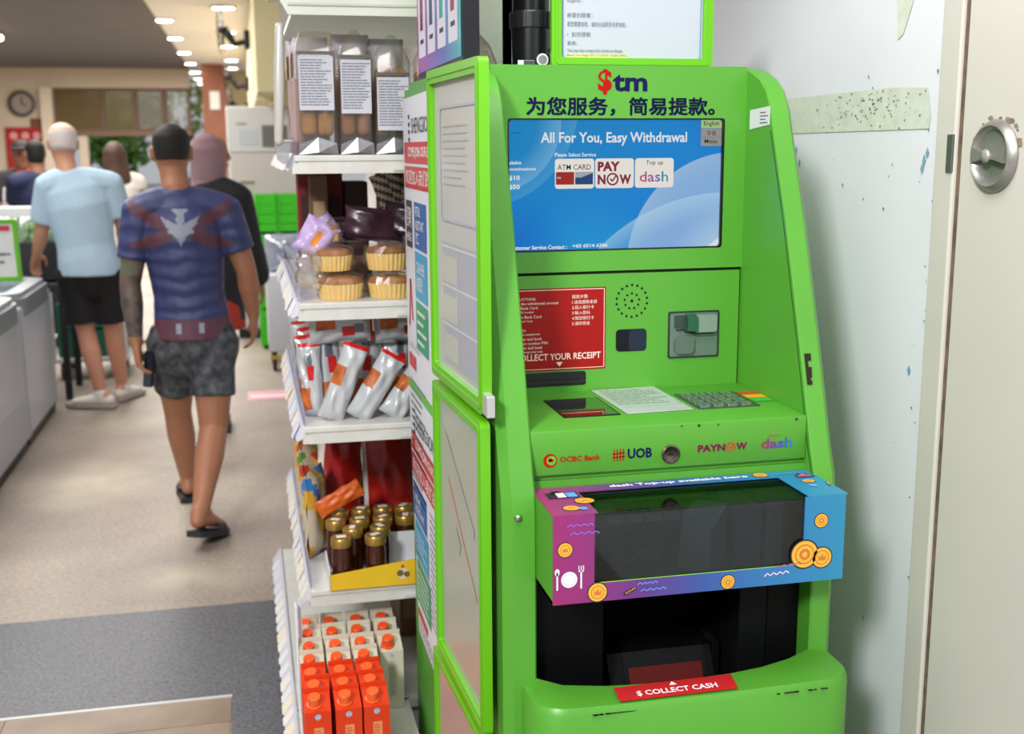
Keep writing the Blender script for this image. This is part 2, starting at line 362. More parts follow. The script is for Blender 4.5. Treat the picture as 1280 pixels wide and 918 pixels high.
# outside the back entrance
MB().box(-9, 4, 31, 60, -.12, -.02).build('pavement', mat('#b5b0a8', .8))['kind'] = 'structure'
bpy.data.objects['pavement'].location.z = 0
def tree(x, y, h, s, hue, label):
    t = thing('tree', label, 'tree', (x, y, 0))
    MB().tube([(x, y, 0, .14), (x+.1, y, h*.4, .1), (x, y, h*.7, .06)], 8).build('trunk', mat('#5a4636', .9), t, True)
    r = random.Random(int(x*10)); k = MB()
    for _ in range(420):
        v = Vector((r.gauss(0, 1), r.gauss(0, 1), r.gauss(0, 1))).normalized()*r.uniform(.5, 1)
        c = Vector((x+v.x*s, y+v.y*s, h*.72+v.z*s*1.0)); q = r.uniform(.1, .22); u = Vector((r.gauss(0, 1), r.gauss(0, 1), r.gauss(0, 1))).normalized(); w = u.orthogonal().normalized()
        k.add([c-u*q, c+w*q*.5, c+u*q, c-w*q*.5], [(0, 1, 2, 3)])
    k.build('foliage', mat(hue, .7, noise=.3, scale=2), t)['kind'] = 'stuff'
tree(-3.4, 34, 4.2, 1.7, '#71803c', 'leafy tree outside the back windows, the leftmost')
tree(-1.6, 38, 3.6, 1.5, '#8a9a4c', 'yellow green tree outside behind the middle back window')
tree(-2.9, 29, 2.2, .7, '#5f8a3a', 'low bright tree outside the open back entrance')

# downlights: two rows along the ceiling
M_lamp = mat('#fff4e6', .4, emit=26)
def downlight(loc, label, group=None):
    t = local('downlight', label, 'downlight', loc, group)
    MB().lathe([(.12, 0), (.145, -.002), (.15, -.02), (.13, -.022), (.125, -.004)], n=24).build('trim_ring', M_white, t, True)
    MB().lathe([(.122, -.001), (.123, -.012), (.1, -.02), (.03, -.024)], n=20).build('lens', M_lamp, t, True)
    return t
d0 = None
for (x, ys, nm) in ((-.86, (14.8, 17.1, 19.6, 22.0, 24.4, 26.6, 28.6), 'left'), (-.14, (13.4, 16.1, 18.3, 21.1, 23.1, 25.6, 28.2), 'right')):
    for i, y in enumerate(ys):
        lb = '%s round white downlight of the %s ceiling row' % (('nearest', 'second nearest', 'third nearest', 'middle', 'third farthest', 'second farthest', 'farthest')[i], nm); g = 'downlights in the %s ceiling row' % nm
        if d0 is None: d0 = downlight((x, y, 3.1), lb, g)
        else: dup(d0, (x, y, 3.1), None, lb, g)
t = thing('tube_light', 'warm tube light on the dark ceiling at the left edge', 'light', (-2.98, 16, 3.06))
MB().box(-3.4, -2.87, 15.9, 16.2, 3.0, 3.06).build('housing', mat('#8a7c6c', .6), t)
MB().tube([(-3.35, 16.05, 2.97, .035), (-2.9, 16.05, 2.97, .035)], 10).build('tube', mat('#fff0d8', .4, emit=14), t, True)
# wall fans on the yellow wall
fan0 = None
for (y, z, lb) in ((13.2, 2.74, 'dark wall fan on the yellow wall, the nearest of three'), (17.0, 2.48, 'dark wall fan on the yellow wall, the middle one'), (20.5, 2.26, 'small dark wall fan on the yellow wall, farthest of three')):
    if fan0 is None:
        fan0 = local('wall_fan', lb, 'fan', (.12, y, z), 'wall fans')
        MB().box(-.06, 0, -.08, .08, -.1, .1, .02).build('bracket', M_dark, fan0)
        MB().tube([(-.04, 0, -.02, .03), (-.16, 0, -.05, .035), (-.22, 0, .05, .045)], 10).build('arm', M_dark, fan0, True)
        g = MB()
        for q in (.09, .17, .25):
            g.tube([(-.3+.03*math.cos(a), q*math.cos(a), .1+q*math.sin(a), .006) for a in [2*math.pi*i/20 for i in range(21)]], 5)
        g.build('cage', M_black, fan0)
        for i in range(3):
            a = 2*math.pi*i/3; c, s_ = math.cos(a), math.sin(a)
            MB().add([(-.28, .03*c-.02*s_, .1+.03*s_+.02*c), (-.26, .22*c-.1*s_, .1+.22*s_+.1*c), (-.3, .22*c+.08*s_, .1+.22*s_-.08*c), (-.29, .03*c+.02*s_, .1+.03*s_-.02*c)], [(0, 1, 2, 3)]).build('blade', mat('#26302a', .5), fan0)
        MB().lathe([(.04, -.32), (.05, -.28), (.03, -.22)], (0, 0, .1), 12, 'x').build('hub', M_dark, fan0, True)
    else: dup(fan0, (.12, y, z), None, lb)
# ------------------------------------------------------------------ the cash kiosk
K = thing('cash_kiosk', 'bright green self-service cash machine with lit blue screen against the white wall', 'cash machine', (.72, 2.3, 0))
KX = .72
def PF(y): return Pl((0, y, 0), (1, 0, 0), (0, 0, 1))       # faces -Y
def PT(z): return Pl((0, 0, z), (1, 0, 0), (0, 1, 0))       # faces up
XL, XLi, XRi, XR = .405, .463, .987, 1.032
FY = 2.23
front = [(2.32, 1.738), (2.25, 1.735), (2.20, 1.725), (2.16, 1.71), (2.13, 1.688), (2.107, 1.655), (2.09, 1.61), (2.02, 1.436), (1.95, 1.233), (1.885, 1.03), (1.868, .99), (1.862, .95), (1.862, .0)]
def side(x_in, x_out, ch, name):
    """side panel: full profile from the inner face to the chamfer line, set back by ch at the outer face"""
    s = 1 if x_out > x_in else -1
    layers = [(x_in, .003), (x_in+s*.003, 0), (x_out-s*ch, 0), (x_out, ch)]
    prof = [[(2.93, 1.738)]+[(y+d, z-(d*.5 if i < 7 else 0)) for i, (y, z) in enumerate(front)]+[(2.93, 0)] for _, d in layers]
    n = len(prof[0]); vs = [(layers[l][0], y, z) for l in range(4) for y, z in prof[l]]
    fs = [tuple(range(n)), tuple(range(3*n, 4*n))[::-1]]+[(l*n+i, l*n+(i+1) % n, (l+1)*n+(i+1) % n, (l+1)*n+i) for l in range(3) for i in range(n)]
    return MB().add(vs, fs).build(name, M_green, K, 'auto')
side(XLi, XL, .016, 'side_panel')
rp = side(XRi, XR, .010, 'side_panel')
# dark seam along the right panel's front edge, worn paint
pr = Pl((XRi, 0, 0), (0, -1, 0), (0, 0, 1))
MB().line(Pl((XRi-.0002, 0, 0), (0, -1, 0), (0, 0, 1)), [(-y-.012, z) for y, z in front[6:11]], .0022, .0004).build('seam', M_gap, rp)
r = random.Random(2); k = MB()
for i in range(9):
    z = 1.2-i*.006; y = 1.938-(1.2-z)*.345
    k.box(XRi+.006, XRi+.010+r.uniform(0, .008), y-.0012, y+.01, z-.004, z+.003)
k.build('paint_chip', mat('#2a1f1a', .9), rp)['kind'] = 'stuff'
M_label = mat('#d6d8dc', .5)
lab = MB().slab(Pl((XRi-.0002, 0, 0), (0, -1, 0), (0, 0, 1)), [(-2.198, 1.651), (-2.198, 1.613), (-2.108, 1.621), (-2.108, 1.656)], 0, .0008).build('label_sticker', M_label, rp)
MB().dashes(Pl((XRi-.0002, 0, 0), (0, -1, 0), (0, 0, 1)), -2.15, -2.114, 1.622, 1.648, 4, 3, .3, .0012).build('print', M_ink, lab)['kind'] = 'stuff'
# cabinet behind the panels
MB().box(XLi, XRi, FY, 2.93, .0, 1.737).build('cabinet', M_green, K)
# upper face with the screen opening, lower face
SX0, SX1, SZ0, SZ1 = .497, .941, 1.379, 1.635
MB().m(0).box(XLi, XRi, FY-.012, FY, SZ1, 1.736).box(XLi, XRi, FY-.012, FY, 1.337, SZ0).box(XLi, SX0, FY-.012, FY, SZ0, SZ1).box(SX1, XRi, FY-.012, FY, SZ0, SZ1).build('screen_panel', M_green, K)
MB().box(XLi, XRi-.004, FY-.012, FY, 1.09, 1.331).build('service_panel', M_green, K)
MB().box(XLi, XRi, FY-.006, FY-.0005, 1.331, 1.337).box(XRi-.004, XRi, FY-.006, FY-.0005, 1.09, 1.333).build('panel_gap', M_gap, K)
P0 = PF(FY-.012)
MB().text(P0, '$', .676, 1.681, None, .048, .035).build('lettering', mat('#a3140f', .6, spec=.1), K); MB().text(P0, 'tm', .706, 1.687, .071, .033, .03).build('lettering', M_navy, K)
k = MB()
for dx, dz_ in ((-.0007, -.0006), (.0007, -.0006), (-.0007, .0006), (.0007, .0006), (0, 0)): k.text(P0, '为您服务，简易提款。', .5335+dx, 1.641+dz_, .385, .0345, .005, .001+dx*.1+dz_*.03)
k.build('lettering', mat('#0d1138', .6, spec=.1), K)
# screen
ms = bpy.data.materials.new('screen_picture'); ms.use_nodes = True; nt = ms.node_tree; N = nt.nodes; b = N['Principled BSDF']
b.inputs['Base Color'].default_value = (.004, .004, .006, 1); b.inputs['Roughness'].default_value = .3; b.inputs['Specular IOR Level'].default_value = .12
tc = N.new('ShaderNodeTexCoord'); sp = N.new('ShaderNodeSeparateXYZ'); nt.links.new(tc.outputs['Object'], sp.inputs[0])
def math_(op, a, bb, clamp=False):
    n = N.new('ShaderNodeMath'); n.operation = op; n.use_clamp = clamp
    for i, v in enumerate((a, bb)):
        if isinstance(v, (int, float)): n.inputs[i].default_value = v
        else: nt.links.new(v, n.inputs[i])
    return n.outputs[0]
X_, Z_ = sp.outputs[0], sp.outputs[2]
t_ = math_('ADD', math_('MULTIPLY', math_('ADD', X_, KX-SX0), 1/.444*.62), math_('MULTIPLY', math_('ADD', Z_, -SZ0), -.5/.256)); t_ = math_('ADD', t_, .42, True)
rp_ = N.new('ShaderNodeValToRGB'); nt.links.new(t_, rp_.inputs[0])
els = rp_.color_ramp.elements
for p, h in ((0.0, '#148ccc'), (.4, '#16c0e0'), (.65, '#0cacea'), (1., '#0a8ae8')):
    e = els.new(p) if p not in (0., 1.) else els[0 if p == 0 else 1]; e.position = p; e.color = lin(h)
col = rp_.outputs[0]
for cx, cz, rad, fall, amt, hcol in ((.965, 1.345, .225, .2001, .9, '#d6edf8'), (.965, 1.345, .225, .10, .5, '#d6edf8'), (.95, 1.10, .39, .05, .55, '#bfe6fb'), (.47, 1.63, .135, .05, .35, '#9fd6f2'), (.44, 1.665, .20, .06, .22, '#7fd0ee'), (.66, 1.335, .155, .3, .4, '#24c2e6'), (.50, 1.37, .13, .25, .6, '#1352cf'), (.95, 1.65, .10, .2, .5, '#1459b8')):
    dx = math_('ADD', X_, KX-cx); dz = math_('ADD', Z_, -cz)
    d = math_('SQRT', math_('ADD', math_('MULTIPLY', dx, dx), math_('MULTIPLY', dz, dz)), 0)
    ins = math_('MULTIPLY', math_('SUBTRACT', rad, d), 600, True)
    fade = math_('SUBTRACT', 1, math_('MULTIPLY', math_('SUBTRACT', rad, d), 1/fall), True)
    msk = math_('MULTIPLY', math_('MULTIPLY', ins, fade), amt)
    if fall >= .2: msk = math_('MULTIPLY', math_('MULTIPLY', math_('SUBTRACT', rad, d), 1/rad, True), amt)
    mxn = N.new('ShaderNodeMix'); mxn.data_type = 'RGBA'; nt.links.new(msk, mxn.inputs[0]); nt.links.new(col, mxn.inputs[6]); mxn.inputs[7].default_value = lin(hcol); col = mxn.outputs[2]
nt.links.new(col, b.inputs['Emission Color']); b.inputs['Emission Strength'].default_value = .92
scr = MB().box(SX0, SX1, FY-.006, FY-.001, SZ0, SZ1).build('screen', ms, K)
MB().ring(PF(FY), rr(SX0-.001, SX1+.001, SZ0-.001, SZ1+.001, .006), rr(SX0+.002, SX1-.0035, SZ0+.002, SZ1-.0025, .006), .004, .0122).build('bezel', mat('#050608', .3), scr)
PS = PF(FY-.006)
def em(h, e=.75):
    m = mat(h, .41, emit=e, spec=.1); m.node_tree.nodes['Principled BSDF'].inputs['Base Color'].default_value = (.01, .01, .01, 1); return m
MB().text(PS, 'All For You, Easy Withdrawal', .563, 1.583, .301, .0265, .022).text(PS, 'Please Select Service', .591, 1.5625, .084, .0075, .02)\
    .text(PS, 'Available', .487, 1.5485, .037, .0065, .02).text(PS, 'Denominations', .487, 1.5365, .066, .0065, .02).text(PS, '$10', .4985, 1.517, .0225, .0105, .03).text(PS, '$50', .4985, 1.4995, .0225, .0105, .03)\
    .text(PS, 'Customer Service Contact :', .4985, 1.3825, .118, .0082, .03).text(PS, '+65 6514 6386', .6275, 1.3845, .073, .0072, .03).build('lettering', em('#f4fbff', .85), scr)
MB().text(PS, 'ID 8741-A', .5035, 1.607, .02, .003, .0).build('lettering', em('#0b3f86', .3), scr)
M_tile = em('#f3ede4', .95)
for a0, a1 in ((.5915, .6715), (.6735, .7535), (.756, .837)):
    MB().rrect(PS, a0, a1, 1.5005, 1.5585, .006, .0006).build('service_button', M_tile, scr)
for i, (h, e) in enumerate((('#bfe89a', .7), ('#b5ada3', .7), ('#b5ada3', .7))):
    MB().rect(PS, .8935, .9375, 1.6165-i*.0175, 1.633-i*.0175, .0006).build('language_button', em(h, e), scr)
k_ = em('#16171d', .3)
MB().text(PS, 'English', .9155, 1.6195, .033, .0105, .006, .0012, center=True).text(PS, '华语', .9155, 1.602, None, .0095, .003, .0012, center=True).text(PS, 'Malay', .9155, 1.5845, .028, .0105, .004, .0012, center=True)\
    .text(PS, 'ATM CARD', .5965, 1.537, .068, .0105, .004, .0012).text(PS, 'Top up', .7785, 1.5435, .036, .0105, .006, .0012).build('lettering', k_, scr)
mg = em('#a8204e', .55)
MB().text(PS, 'PAY', .6785, 1.5335, .046, .019, .05, .0012).text(PS, 'N', .6785, 1.508, .0165, .019, .05, .0012).text(PS, 'W', .7235, 1.508, .0245, .019, .05, .0012).ring(PS, *[[(.7095+q*math.cos(2*math.pi*i/18), 1.518+q*math.sin(2*math.pi*i/18)) for i in range(18)] for q in (.0125, .0092)], .0006, .0012)\
    .line(PS, [(.7045, 1.519), (.709, 1.514), (.7175, 1.5265)], .003, .0014).build('lettering', mg, scr)
MB().text(PS, 'dash', .7655, 1.512, .060, .0205, .012, .0012).build('lettering', ramp_mat([(0, '#e0308a'), (.4, '#b24bb4'), (.7, '#3d7fd0'), (1, '#28b6b4')], 0, .7655-KX, .826-KX, emit=.7), scr)
MB().m(0).rect(PS, .5935, .6305, 1.5085, 1.533, .0010).m(1).rect(PS, .6325, .669, 1.5085, 1.533, .0010).m(2).rect(PS, .596, .604, 1.520, 1.5235, .0013).poly(PS, [(.6325, 1.522), (.645, 1.522), (.669, 1.531), (.669, 1.533), (.6325, 1.533)], .0013).build('card_picture', [em('#c8281f', .6), em('#1f4f94', .6), em('#c9d4df', .6)], scr)
# lower face: red notice, speaker, sensor, card reader, receipt slot
red = MB().rect(P0, .487, .696, 1.1385, 1.3055, .0008).build('instruction_notice', mat('#9c100c', .45, spec=.25), K)
wl = mat('#f1d9d2', .5)
k = MB().ring(P0, [(.487, 1.1385), (.696, 1.1385), (.696, 1.3055), (.487, 1.3055)], [(.4895, 1.1412), (.6925, 1.1412), (.6925, 1.3025), (.4895, 1.3025)], .0009, .0012) if 0 else MB()
k.line(P0, [(.488, 1.1425), (.6925, 1.1425), (.6925, 1.302), (.488, 1.302)], .0012, .0014)
y = 1.287
for i, s in enumerate(('INSTRUCTIONS:', 'Select the withdrawal amount', 'Insert Bank Card', 'Key in PIN number', 'Remove Bank Card', 'Collect your Cash', '', 'ARAHAN:', 'Pilih jumlah pengeluaran', 'Masukkan kad bank', 'Masukkan nombor PIN', 'Keluarkan kad bank', 'Ambilkan wang tunai anda')):
    if s: k.text(P0, s, .4985, y-.0045, None, .0058 if i not in (0, 7) else .0052, .004, .0014)
    y -= .0089
for i, s in enumerate(('提款步骤:', '1.请选提款金额', '2.插入银行卡', '3.输入密码', '4.取回银行卡', '5.请取现金')): k.text(P0, s, .6255, 1.2835-i*.0108, None, .0075, .0, .0014)
k.text(P0, 'COLLECT YOUR RECEIPT', .508, 1.1605, .178, .0135, .015, .0014).poly(P0, [(.5925, 1.156), (.5995, 1.147), (.6065, 1.156)], .0014).build('lettering', wl, red)
MB().rrect(P0, .49, .6555, 1.1065, 1.1355, .006, .0006).build('receipt_slot', M_black, K)
MB().box(.49, .654, FY-.0155, FY-.0128, 1.1125, 1.1185).build('receipt_lip', mat('#1d1f22', .3), K)
k = MB()
for q, n_, rd in ((0, 1, .0032), (.0155, 9, .0024), (.0325, 18, .0026)):
    for i in range(n_):
        a = 2*math.pi*i/n_+.17; k.disc(P0, .751+q*math.cos(a), 1.2745+q*math.sin(a), rd, .0007, 10)
k.build('speaker_holes', mat('#0a0f08', .9), K)['kind'] = 'stuff'
MB().slab(P0, rr(.718, .783, 1.1715, 1.217, .008), 0, .0012).build('sensor_window', mat('#0e131b', .2, spec=.2), K)
MB().slab(P0, rr(.7455, .7825, 1.1725, 1.216, .007), .0012, .0015).build('sensor_glass', mat('#1a2536', .2, spec=.3), K)
cr = MB().ring(P0, rr(.8295, .940, 1.153, 1.2495, .004), rr(.8325, .937, 1.156, 1.2465, .004), 0, .003).build('card_reader', mat('#22292a', .4), K)
MB().slab(P0, rr(.8325, .937, 1.156, 1.2465, .004), 0, .0016).build('plate', mat('#6c8077', .35, .3), cr)
mc = MB()
mc.prism([(FY-.013, 1.205), (FY-.03, 1.21), (FY-.03, 1.238), (FY-.013, 1.244)], .866, .888, 'x').build('guide', mat('#23563f', .3), cr)
MB().slab(P0, rr(.843, .884, 1.162, 1.199, .01), .0016, .010).build('lower_jaw', mat('#5d7068', .3, .2), cr)
MB().slab(P0, rr(.884, .932, 1.206, 1.241, .005), .0016, .012).build('upper_jaw', mat('#84998e', .3, .2), cr)
MB().slab(P0, [(.842, 1.2415), (.866, 1.2415), (.866, 1.2125), (.842, 1.216)], .0016, .003).build('inner_recess', mat('#31443f', .4), cr)
MB().line(P0, [(.842, 1.2125), (.858, 1.2125), (.884, 1.2035), (.927, 1.2035)], .003, .0125).build('card_slot', M_gap, cr)
# ledge
LZ, LY = 1.094, 1.905
ld = MB().box(XLi, XRi, LY, FY, 1.012, LZ, .004, 2).box(XLi, XRi, LY+.012, FY, 1.003, 1.014).box(XLi, XRi, LY+.004, FY, .955, 1.003).build('ledge', M_green, K, 'auto')
L0 = PT(LZ); LF = PF(LY)
MB().slab(L0, rr(.547, .657, 1.992, 2.145, .003), 0, .0015).build('scanner_frame', M_black, ld)
MB().slab(L0, rr(.551, .653, 1.996, 2.141, .003), .0015, .002).build('scanner_glass', mat('#0d100e', .04, coat=1), ld)
MB().slab(L0, rr(.813, .937, 1.998, 2.135, .002), 0, .002).build('keypad', mat('#51605a', .3, .6), ld)
key = None; kp = bpy.data.objects['keypad']
for j in range(4):
    for i in range(4):
        x, y = .829+i*.028, 2.017+j*.031
        if key is None: key = MB().slab(Pl((0, 0, LZ), (1, 0, 0), (0, 1, 0)), rr(x-.0105, x+.0105, y-.0115, y+.0115, .003), .002, .0052).build('key', mat('#94a39b', .25, .7), kp); kx, ky = x, y
        else: q = key.copy(); COL.objects.link(q); q.location = (x-kx, y-ky, 0)
k = MB()
for j in range(4):
    for i in range(4): k.text(PT(LZ), '123-456-789-*0#-'[(3-j)*4+i] if '123-456-789-*0#-'[(3-j)*4+i] != '-' else '.', .829+i*.028-.003, 2.012+j*.031, None, .010 if (i < 3) else .003, 0, .0056)
k.build('lettering', M_ink, kp)
k = MB()
for i, h in enumerate((0, 1, 2)): k.m(i).rect(L0, .942, .984, 2.035+i*.033, 2.066+i*.033, .0009)
ps = k.build('key_guide_sticker', [mat('#3fae3c', .4), mat('#d8a52a', .4), mat('#b9412c', .4)], ld)
def ov(k, a, b, s, h_ring=0):      # two-ring stylised badge
    return k
FLr = mat('#a51a10', .5, spec=.1)
MB().disc(LF, .4985, 1.0405, .0125, .0008, 24).text(LF, 'OCBC Bank', .516, 1.036, .0745, .0105, .03, .0008).build('lettering', FLr, ld)
MB().disc(LF, .5005, 1.0405, .0085, .001, 20).build('lettering', mat('#5fb32b', .4), ld)
MB().poly(LF, [(.4955, 1.0425), (.505, 1.0425), (.5045, 1.0385), (.5015, 1.034), (.5035, 1.039), (.4955, 1.0395)], .0012).disc(LF, .4985, 1.0415, .0038, .0012).build('lettering', FLr, ld)
k = MB()
for i in range(4): k.line(LF, [(.616+i*.0055, 1.0315), (.616+i*.0055, 1.0535)], .0022, .0008)
k.line(LF, [(.612, 1.0445), (.6365, 1.0465)], .0022, .0008).line(LF, [(.612, 1.0385), (.6365, 1.0395)], .0022, .0008).build('lettering', FLr, ld)
MB().text(LF, 'UOB', .641, 1.0345, .0455, .0185, .03, .0008).build('lettering', M_navy, ld)
MB().text(LF, 'PAYN', .7735, 1.0375, .053, .0135, .045, .0008).text(LF, 'W', .8475, 1.0375, .0215, .0135, .045, .0008).build('lettering', mat('#761545', .5, spec=.1), ld)
MB().ring(LF, *[[(.8375+q*math.cos(2*math.pi*i/18), 1.0445+q*math.sin(2*math.pi*i/18)) for i in range(18)] for q in (.0085, .0062)], .0003, .0009).line(LF, [(.8335, 1.045), (.837, 1.0415), (.8435, 1.0505)], .0022, .001).build('lettering', mat('#c2362a', .4), ld)
MB().text(LF, 'dash', .8965, 1.036, .062, .019, .025, .0008).build('lettering', ramp_mat([(0, '#a81f4c'), (.35, '#74308a'), (.7, '#2c54a6'), (1, '#2080c0')], 0, .8965-KX, .9585-KX), ld)
MB().text(LF, 'singtel', .909, 1.0575, .024, .0045, .01, .0008).build('lettering', mat('#b53043', .4), ld)
lk = MB().lathe([(.0165, 0), (.0175, -.003), (.0145, -.0045), (.0125, -.0035)], (.7215, LY, 1.0385), 28, 'y').build('lock', mat('#6f675b', .3, 1, noise=.2, scale=90), ld, 'auto')
MB().box(.7165, .7265, LY-.005, LY-.0034, 1.0365, 1.0405).build('keyhole', M_gap, lk)
k = MB()
for x, z, w in ((.742, 1.0925, .002), (.775, 1.0915, .003), (.812, 1.091, .002), (.965, 1.092, .003)): k.disc(LF, x, z-.004, w, .0007, 7)
k.build('paint_chip', mat('#3a3225', .9), ld)['kind'] = 'stuff'
# cash drawer cover with printed sleeve
BX0, BX1, BYf, BYb, BZ0, BZ1 = .463, .986, 1.752, 1.906, .836, .989
cv = MB().box(BX0, BX0+.006, BYf+.001, BYb, BZ0, BZ1-.001).box(BX1-.006, BX1, BYf+.001, BYb, BZ0, BZ1-.001).box(BX0, BX1, BYf+.001, BYb, BZ0, BZ0+.006)\
    .build('drawer_cover', M_green, K)
grad = ramp_mat([(0, '#97296c'), (.13, '#872d73'), (.3, '#5d3484'), (.5, '#34529c'), (.75, '#2a76b0'), (1, '#2a88b0')], 0, BX0-KX, BX1-KX)
WX0, WX1, WZ0, WYb = .534, .910, .868, 1.872
e_ = .0015
MB().box(BX0, WX0, BYf-e_, BYf+e_, BZ0, BZ1).box(WX1, BX1, BYf-e_, BYf+e_, BZ0, BZ1).box(WX0, WX1, BYf-e_, BYf+e_, BZ0, WZ0)\
    .box(BX0, WX0+.006, BYf-e_, BYb, BZ1, BZ1+e_).box(WX1+.006, BX1+.004, BYf-e_, BYb, BZ1, BZ1+e_).box(WX0+.006, WX1+.006, WYb, BYb, BZ1, BZ1+e_).build('printed_sleeve', grad, cv)
PB = PF(BYf-e_); PTb = PT(BZ1+e_)
M_tint = film('#b9c2be', .05, .03)
MB().box(WX0-.002, WX1+.002, BYf+.0016, BYf+.004, WZ0-.002, BZ1-.004).build('window', M_tint, cv)
MB().box(WX0, WX1+.008, BYf+.004, WYb+.002, BZ1-.004, BZ1-.0015).build('window', M_tint, cv)
MB().line(PF(BYf+.001), [(WX0, WZ0+.0006), (WX1, WZ0+.0006)], .0014, .001).build('lime_edge', mat('#8fd23a', .4), cv)
lt = mat('#f3e9f5', .5)
MB().text(PTb, 'dash Top-up available here', .602, 1.8785, .262, .0175, .03, .0008).build('lettering', lt, cv)
M_cg = mat('#e2b03c', .5); M_co = mat('#c9762a', .5); M_ol = mat('#2a1c2c', .5); M_pk = mat('#e3876a', .5)
def coin(P, a, b, r_, k0, mark=0, ob=None):
    k0.m(0).disc(P, a, b, r_*1.08, .0005, 22, ob and ob*1.08).m(1).disc(P, a, b, r_*.97, .0008, 22, ob and ob*.97).m(2).disc(P, a, b, r_*.72, .0010, 20, ob and ob*.72).m(1).disc(P, a, b, r_*.62, .0012, 20, ob and ob*.62)
    k0.m(2)
    s = r_*.42; t = (ob or r_)*.42
    if mark == 0: k0.poly(P, [(a-s, b+t*.7), (a-s*.45, b), (a, b+t), (a+s*.45, b), (a+s, b+t*.7), (a+s*.8, b-t*.7), (a-s*.8, b-t*.7)], .0014)
    else: k0.ring(P, [(a+s*math.cos(i*.628), b+t*math.sin(i*.628)) for i in range(10)], [(a+s*.5*math.cos(i*.628), b+t*.5*math.sin(i*.628)) for i in range(10)], .0012, .0015)
for a in ((PB, .4835, .931, .0125), (PB, .5395, .8525, .0165), (PB, .7715, .8495, .0125, 1), (PB, .941, .9455, .0125, 1), (PB, .912, .887, .025, 1), (PB, .945, .8785, .0185), (PTb, .503, 1.783, .014, 1, .013), (PTb, .536, 1.818, .017, 0, .015), (PTb, .890, 1.890, .014, 0, .013), (PTb, .958, 1.835, .012, 1, .010)):
    k = MB(); coin(a[0], a[1], a[2], a[3], k, *a[4:]); k.build('coin_print', [M_ol, M_cg, M_co], cv)
PRM = [mat('#dfe0ea', .5), mat('#b9bccb', .5), mat('#8f6ad0', .5), mat('#5f9be6', .5), mat('#e6cfe6', .5), mat('#b45a9a', .5), M_ol, M_cg]
def pr_(name, k): k.build(name, PRM, cv)
k = MB()
k.m(0).disc(PB, .4905, .879, .014).disc(PB, .4905, .879, .010, .0016, 16).m(1).disc(PB, .4905, .879, .0105, .0013); pr_('plate_print', k)
k = MB().m(0).line(PB, [(.47, .862), (.47, .893)], .003).disc(PB, .470, .893, .0042, .001, 12, .0065); pr_('spoon_print', k)
k = MB().m(0).line(PB, [(.511, .862), (.511, .893)], .003).line(PB, [(.5065, .8925), (.5155, .8925)], .003)
for q in (-.004, 0, .004): k.line(PB, [(.511+q, .893), (.511+q, .902)], .0016)
pr_('fork_print', k)
for (c, P, a, b_, l, am, n_, w_, tl) in ((2, PB, .487, .972, .045, .002, 4, .0017, 0), (2, PB, .492, .958, .05, .002, 4, .0017, 0), (3, PB, .609, .861, .036, .0018, 4, .0017, .02), (3, PB, .615, .849, .045, .0018, 4, .0017, .02), (4, PB, .838, .8555, .046, .0024, 4, .002, .06), (5, PB, .856, .869, .05, .0014, 4, .0016, .06), (3, PTb, .92, 1.888, .05, .003, 4, .003, 0)):
    k = MB().m(c); k.wave(P, a, b_, l, am, n_, w_, .001, tl); pr_('wave_print', k)
k = MB().m(6).line(PB, [(.586, .8445), (.607, .855)], .0052).m(7)
for i in range(5): k.rect(PB, .5885+i*.0037, .5905+i*.0037, .8455+i*.0019, .848+i*.0019, .0014)
pr_('ticket_print', k)
k = MB().m(6).rect(PTb, .949, .983, 1.858, 1.874).rect(PTb, .957, .975, 1.872, 1.884).m(5).rect(PTb, .952, .980, 1.861, 1.871, .0013).rect(PTb, .960, .972, 1.871, 1.881, .0013); pr_('basket_print', k)
k = MB().m(6).line(PTb, [(.981, 1.80), (.987, 1.824)], .0045).m(7).line(PTb, [(.982, 1.803), (.9865, 1.822)], .0022, .0014); pr_('ticket_print', k)
for a, b_ in ((.953, 1.808), (.522, 1.777)): k = MB().m(3).disc(PTb, a, b_, .008, .001, 8); pr_('gem_print', k)
k = MB().m(6).rect(PTb, .480, .535, 1.84, 1.872).disc(PTb, .5, 1.872, .01, .001).m(0).rect(PTb, .497, .512, 1.842, 1.868, .0013).m(3).rect(PTb, .514, .532, 1.842, 1.868, .0013); pr_('shopping_print', k)
# dark workings seen through the window
M_w1 = mat('#464d58', .4); M_w2 = mat('#6a727e', .35); M_w3 = mat('#363c46', .45)
MB().prism([(BYf+.05, BZ0+.007), (BYf+.05, .93), (BYf+.09, .965), (BYb+.2, .965), (BYb+.2, BZ0+.007)], BX0+.008, .60, 'x').build('cash_module', M_w1, K)
MB().prism([(BYf+.075, BZ0+.007), (BYf+.075, .925), (BYf+.1, .945), (BYb+.2, .945), (BYb+.2, BZ0+.007)], .602, .735, 'x').build('cash_module', M_w3, K)
MB().add([(.70, BYf+.03, .972), (.745, BYf+.075, .975), (.79, BYf+.05, .972), (.742, BYf+.008, .938), (.742, BYf+.01, .865), (.79, BYf+.05, .865), (.70, BYf+.05, .865)], [(0, 3, 2, 1), (3, 4, 5, 2), (0, 6, 4, 3)]).build('deflector', M_w2, K)
MB().box(.792, .848, BYf+.03, BYb+.2, BZ0+.007, .97, .004).build('cash_module', M_w1, K)
MB().box(.851, BX1-.008, BYf+.022, BYb+.2, BZ0+.007, .972, .004).build('cash_module', M_w1, K)
k = MB()
for i in range(5): k.box(.57+i*.034, .60+i*.034, BYf+.044, BYf+.05, .952, .965)
k.build('roller', M_w2, K)
MB().line(PF(BYf+.04), [(.60, .878), (.622, .9), (.64, .905), (.66, .893)], .002).build('foil_edge', mat('#aab4bd', .25, .6), K)
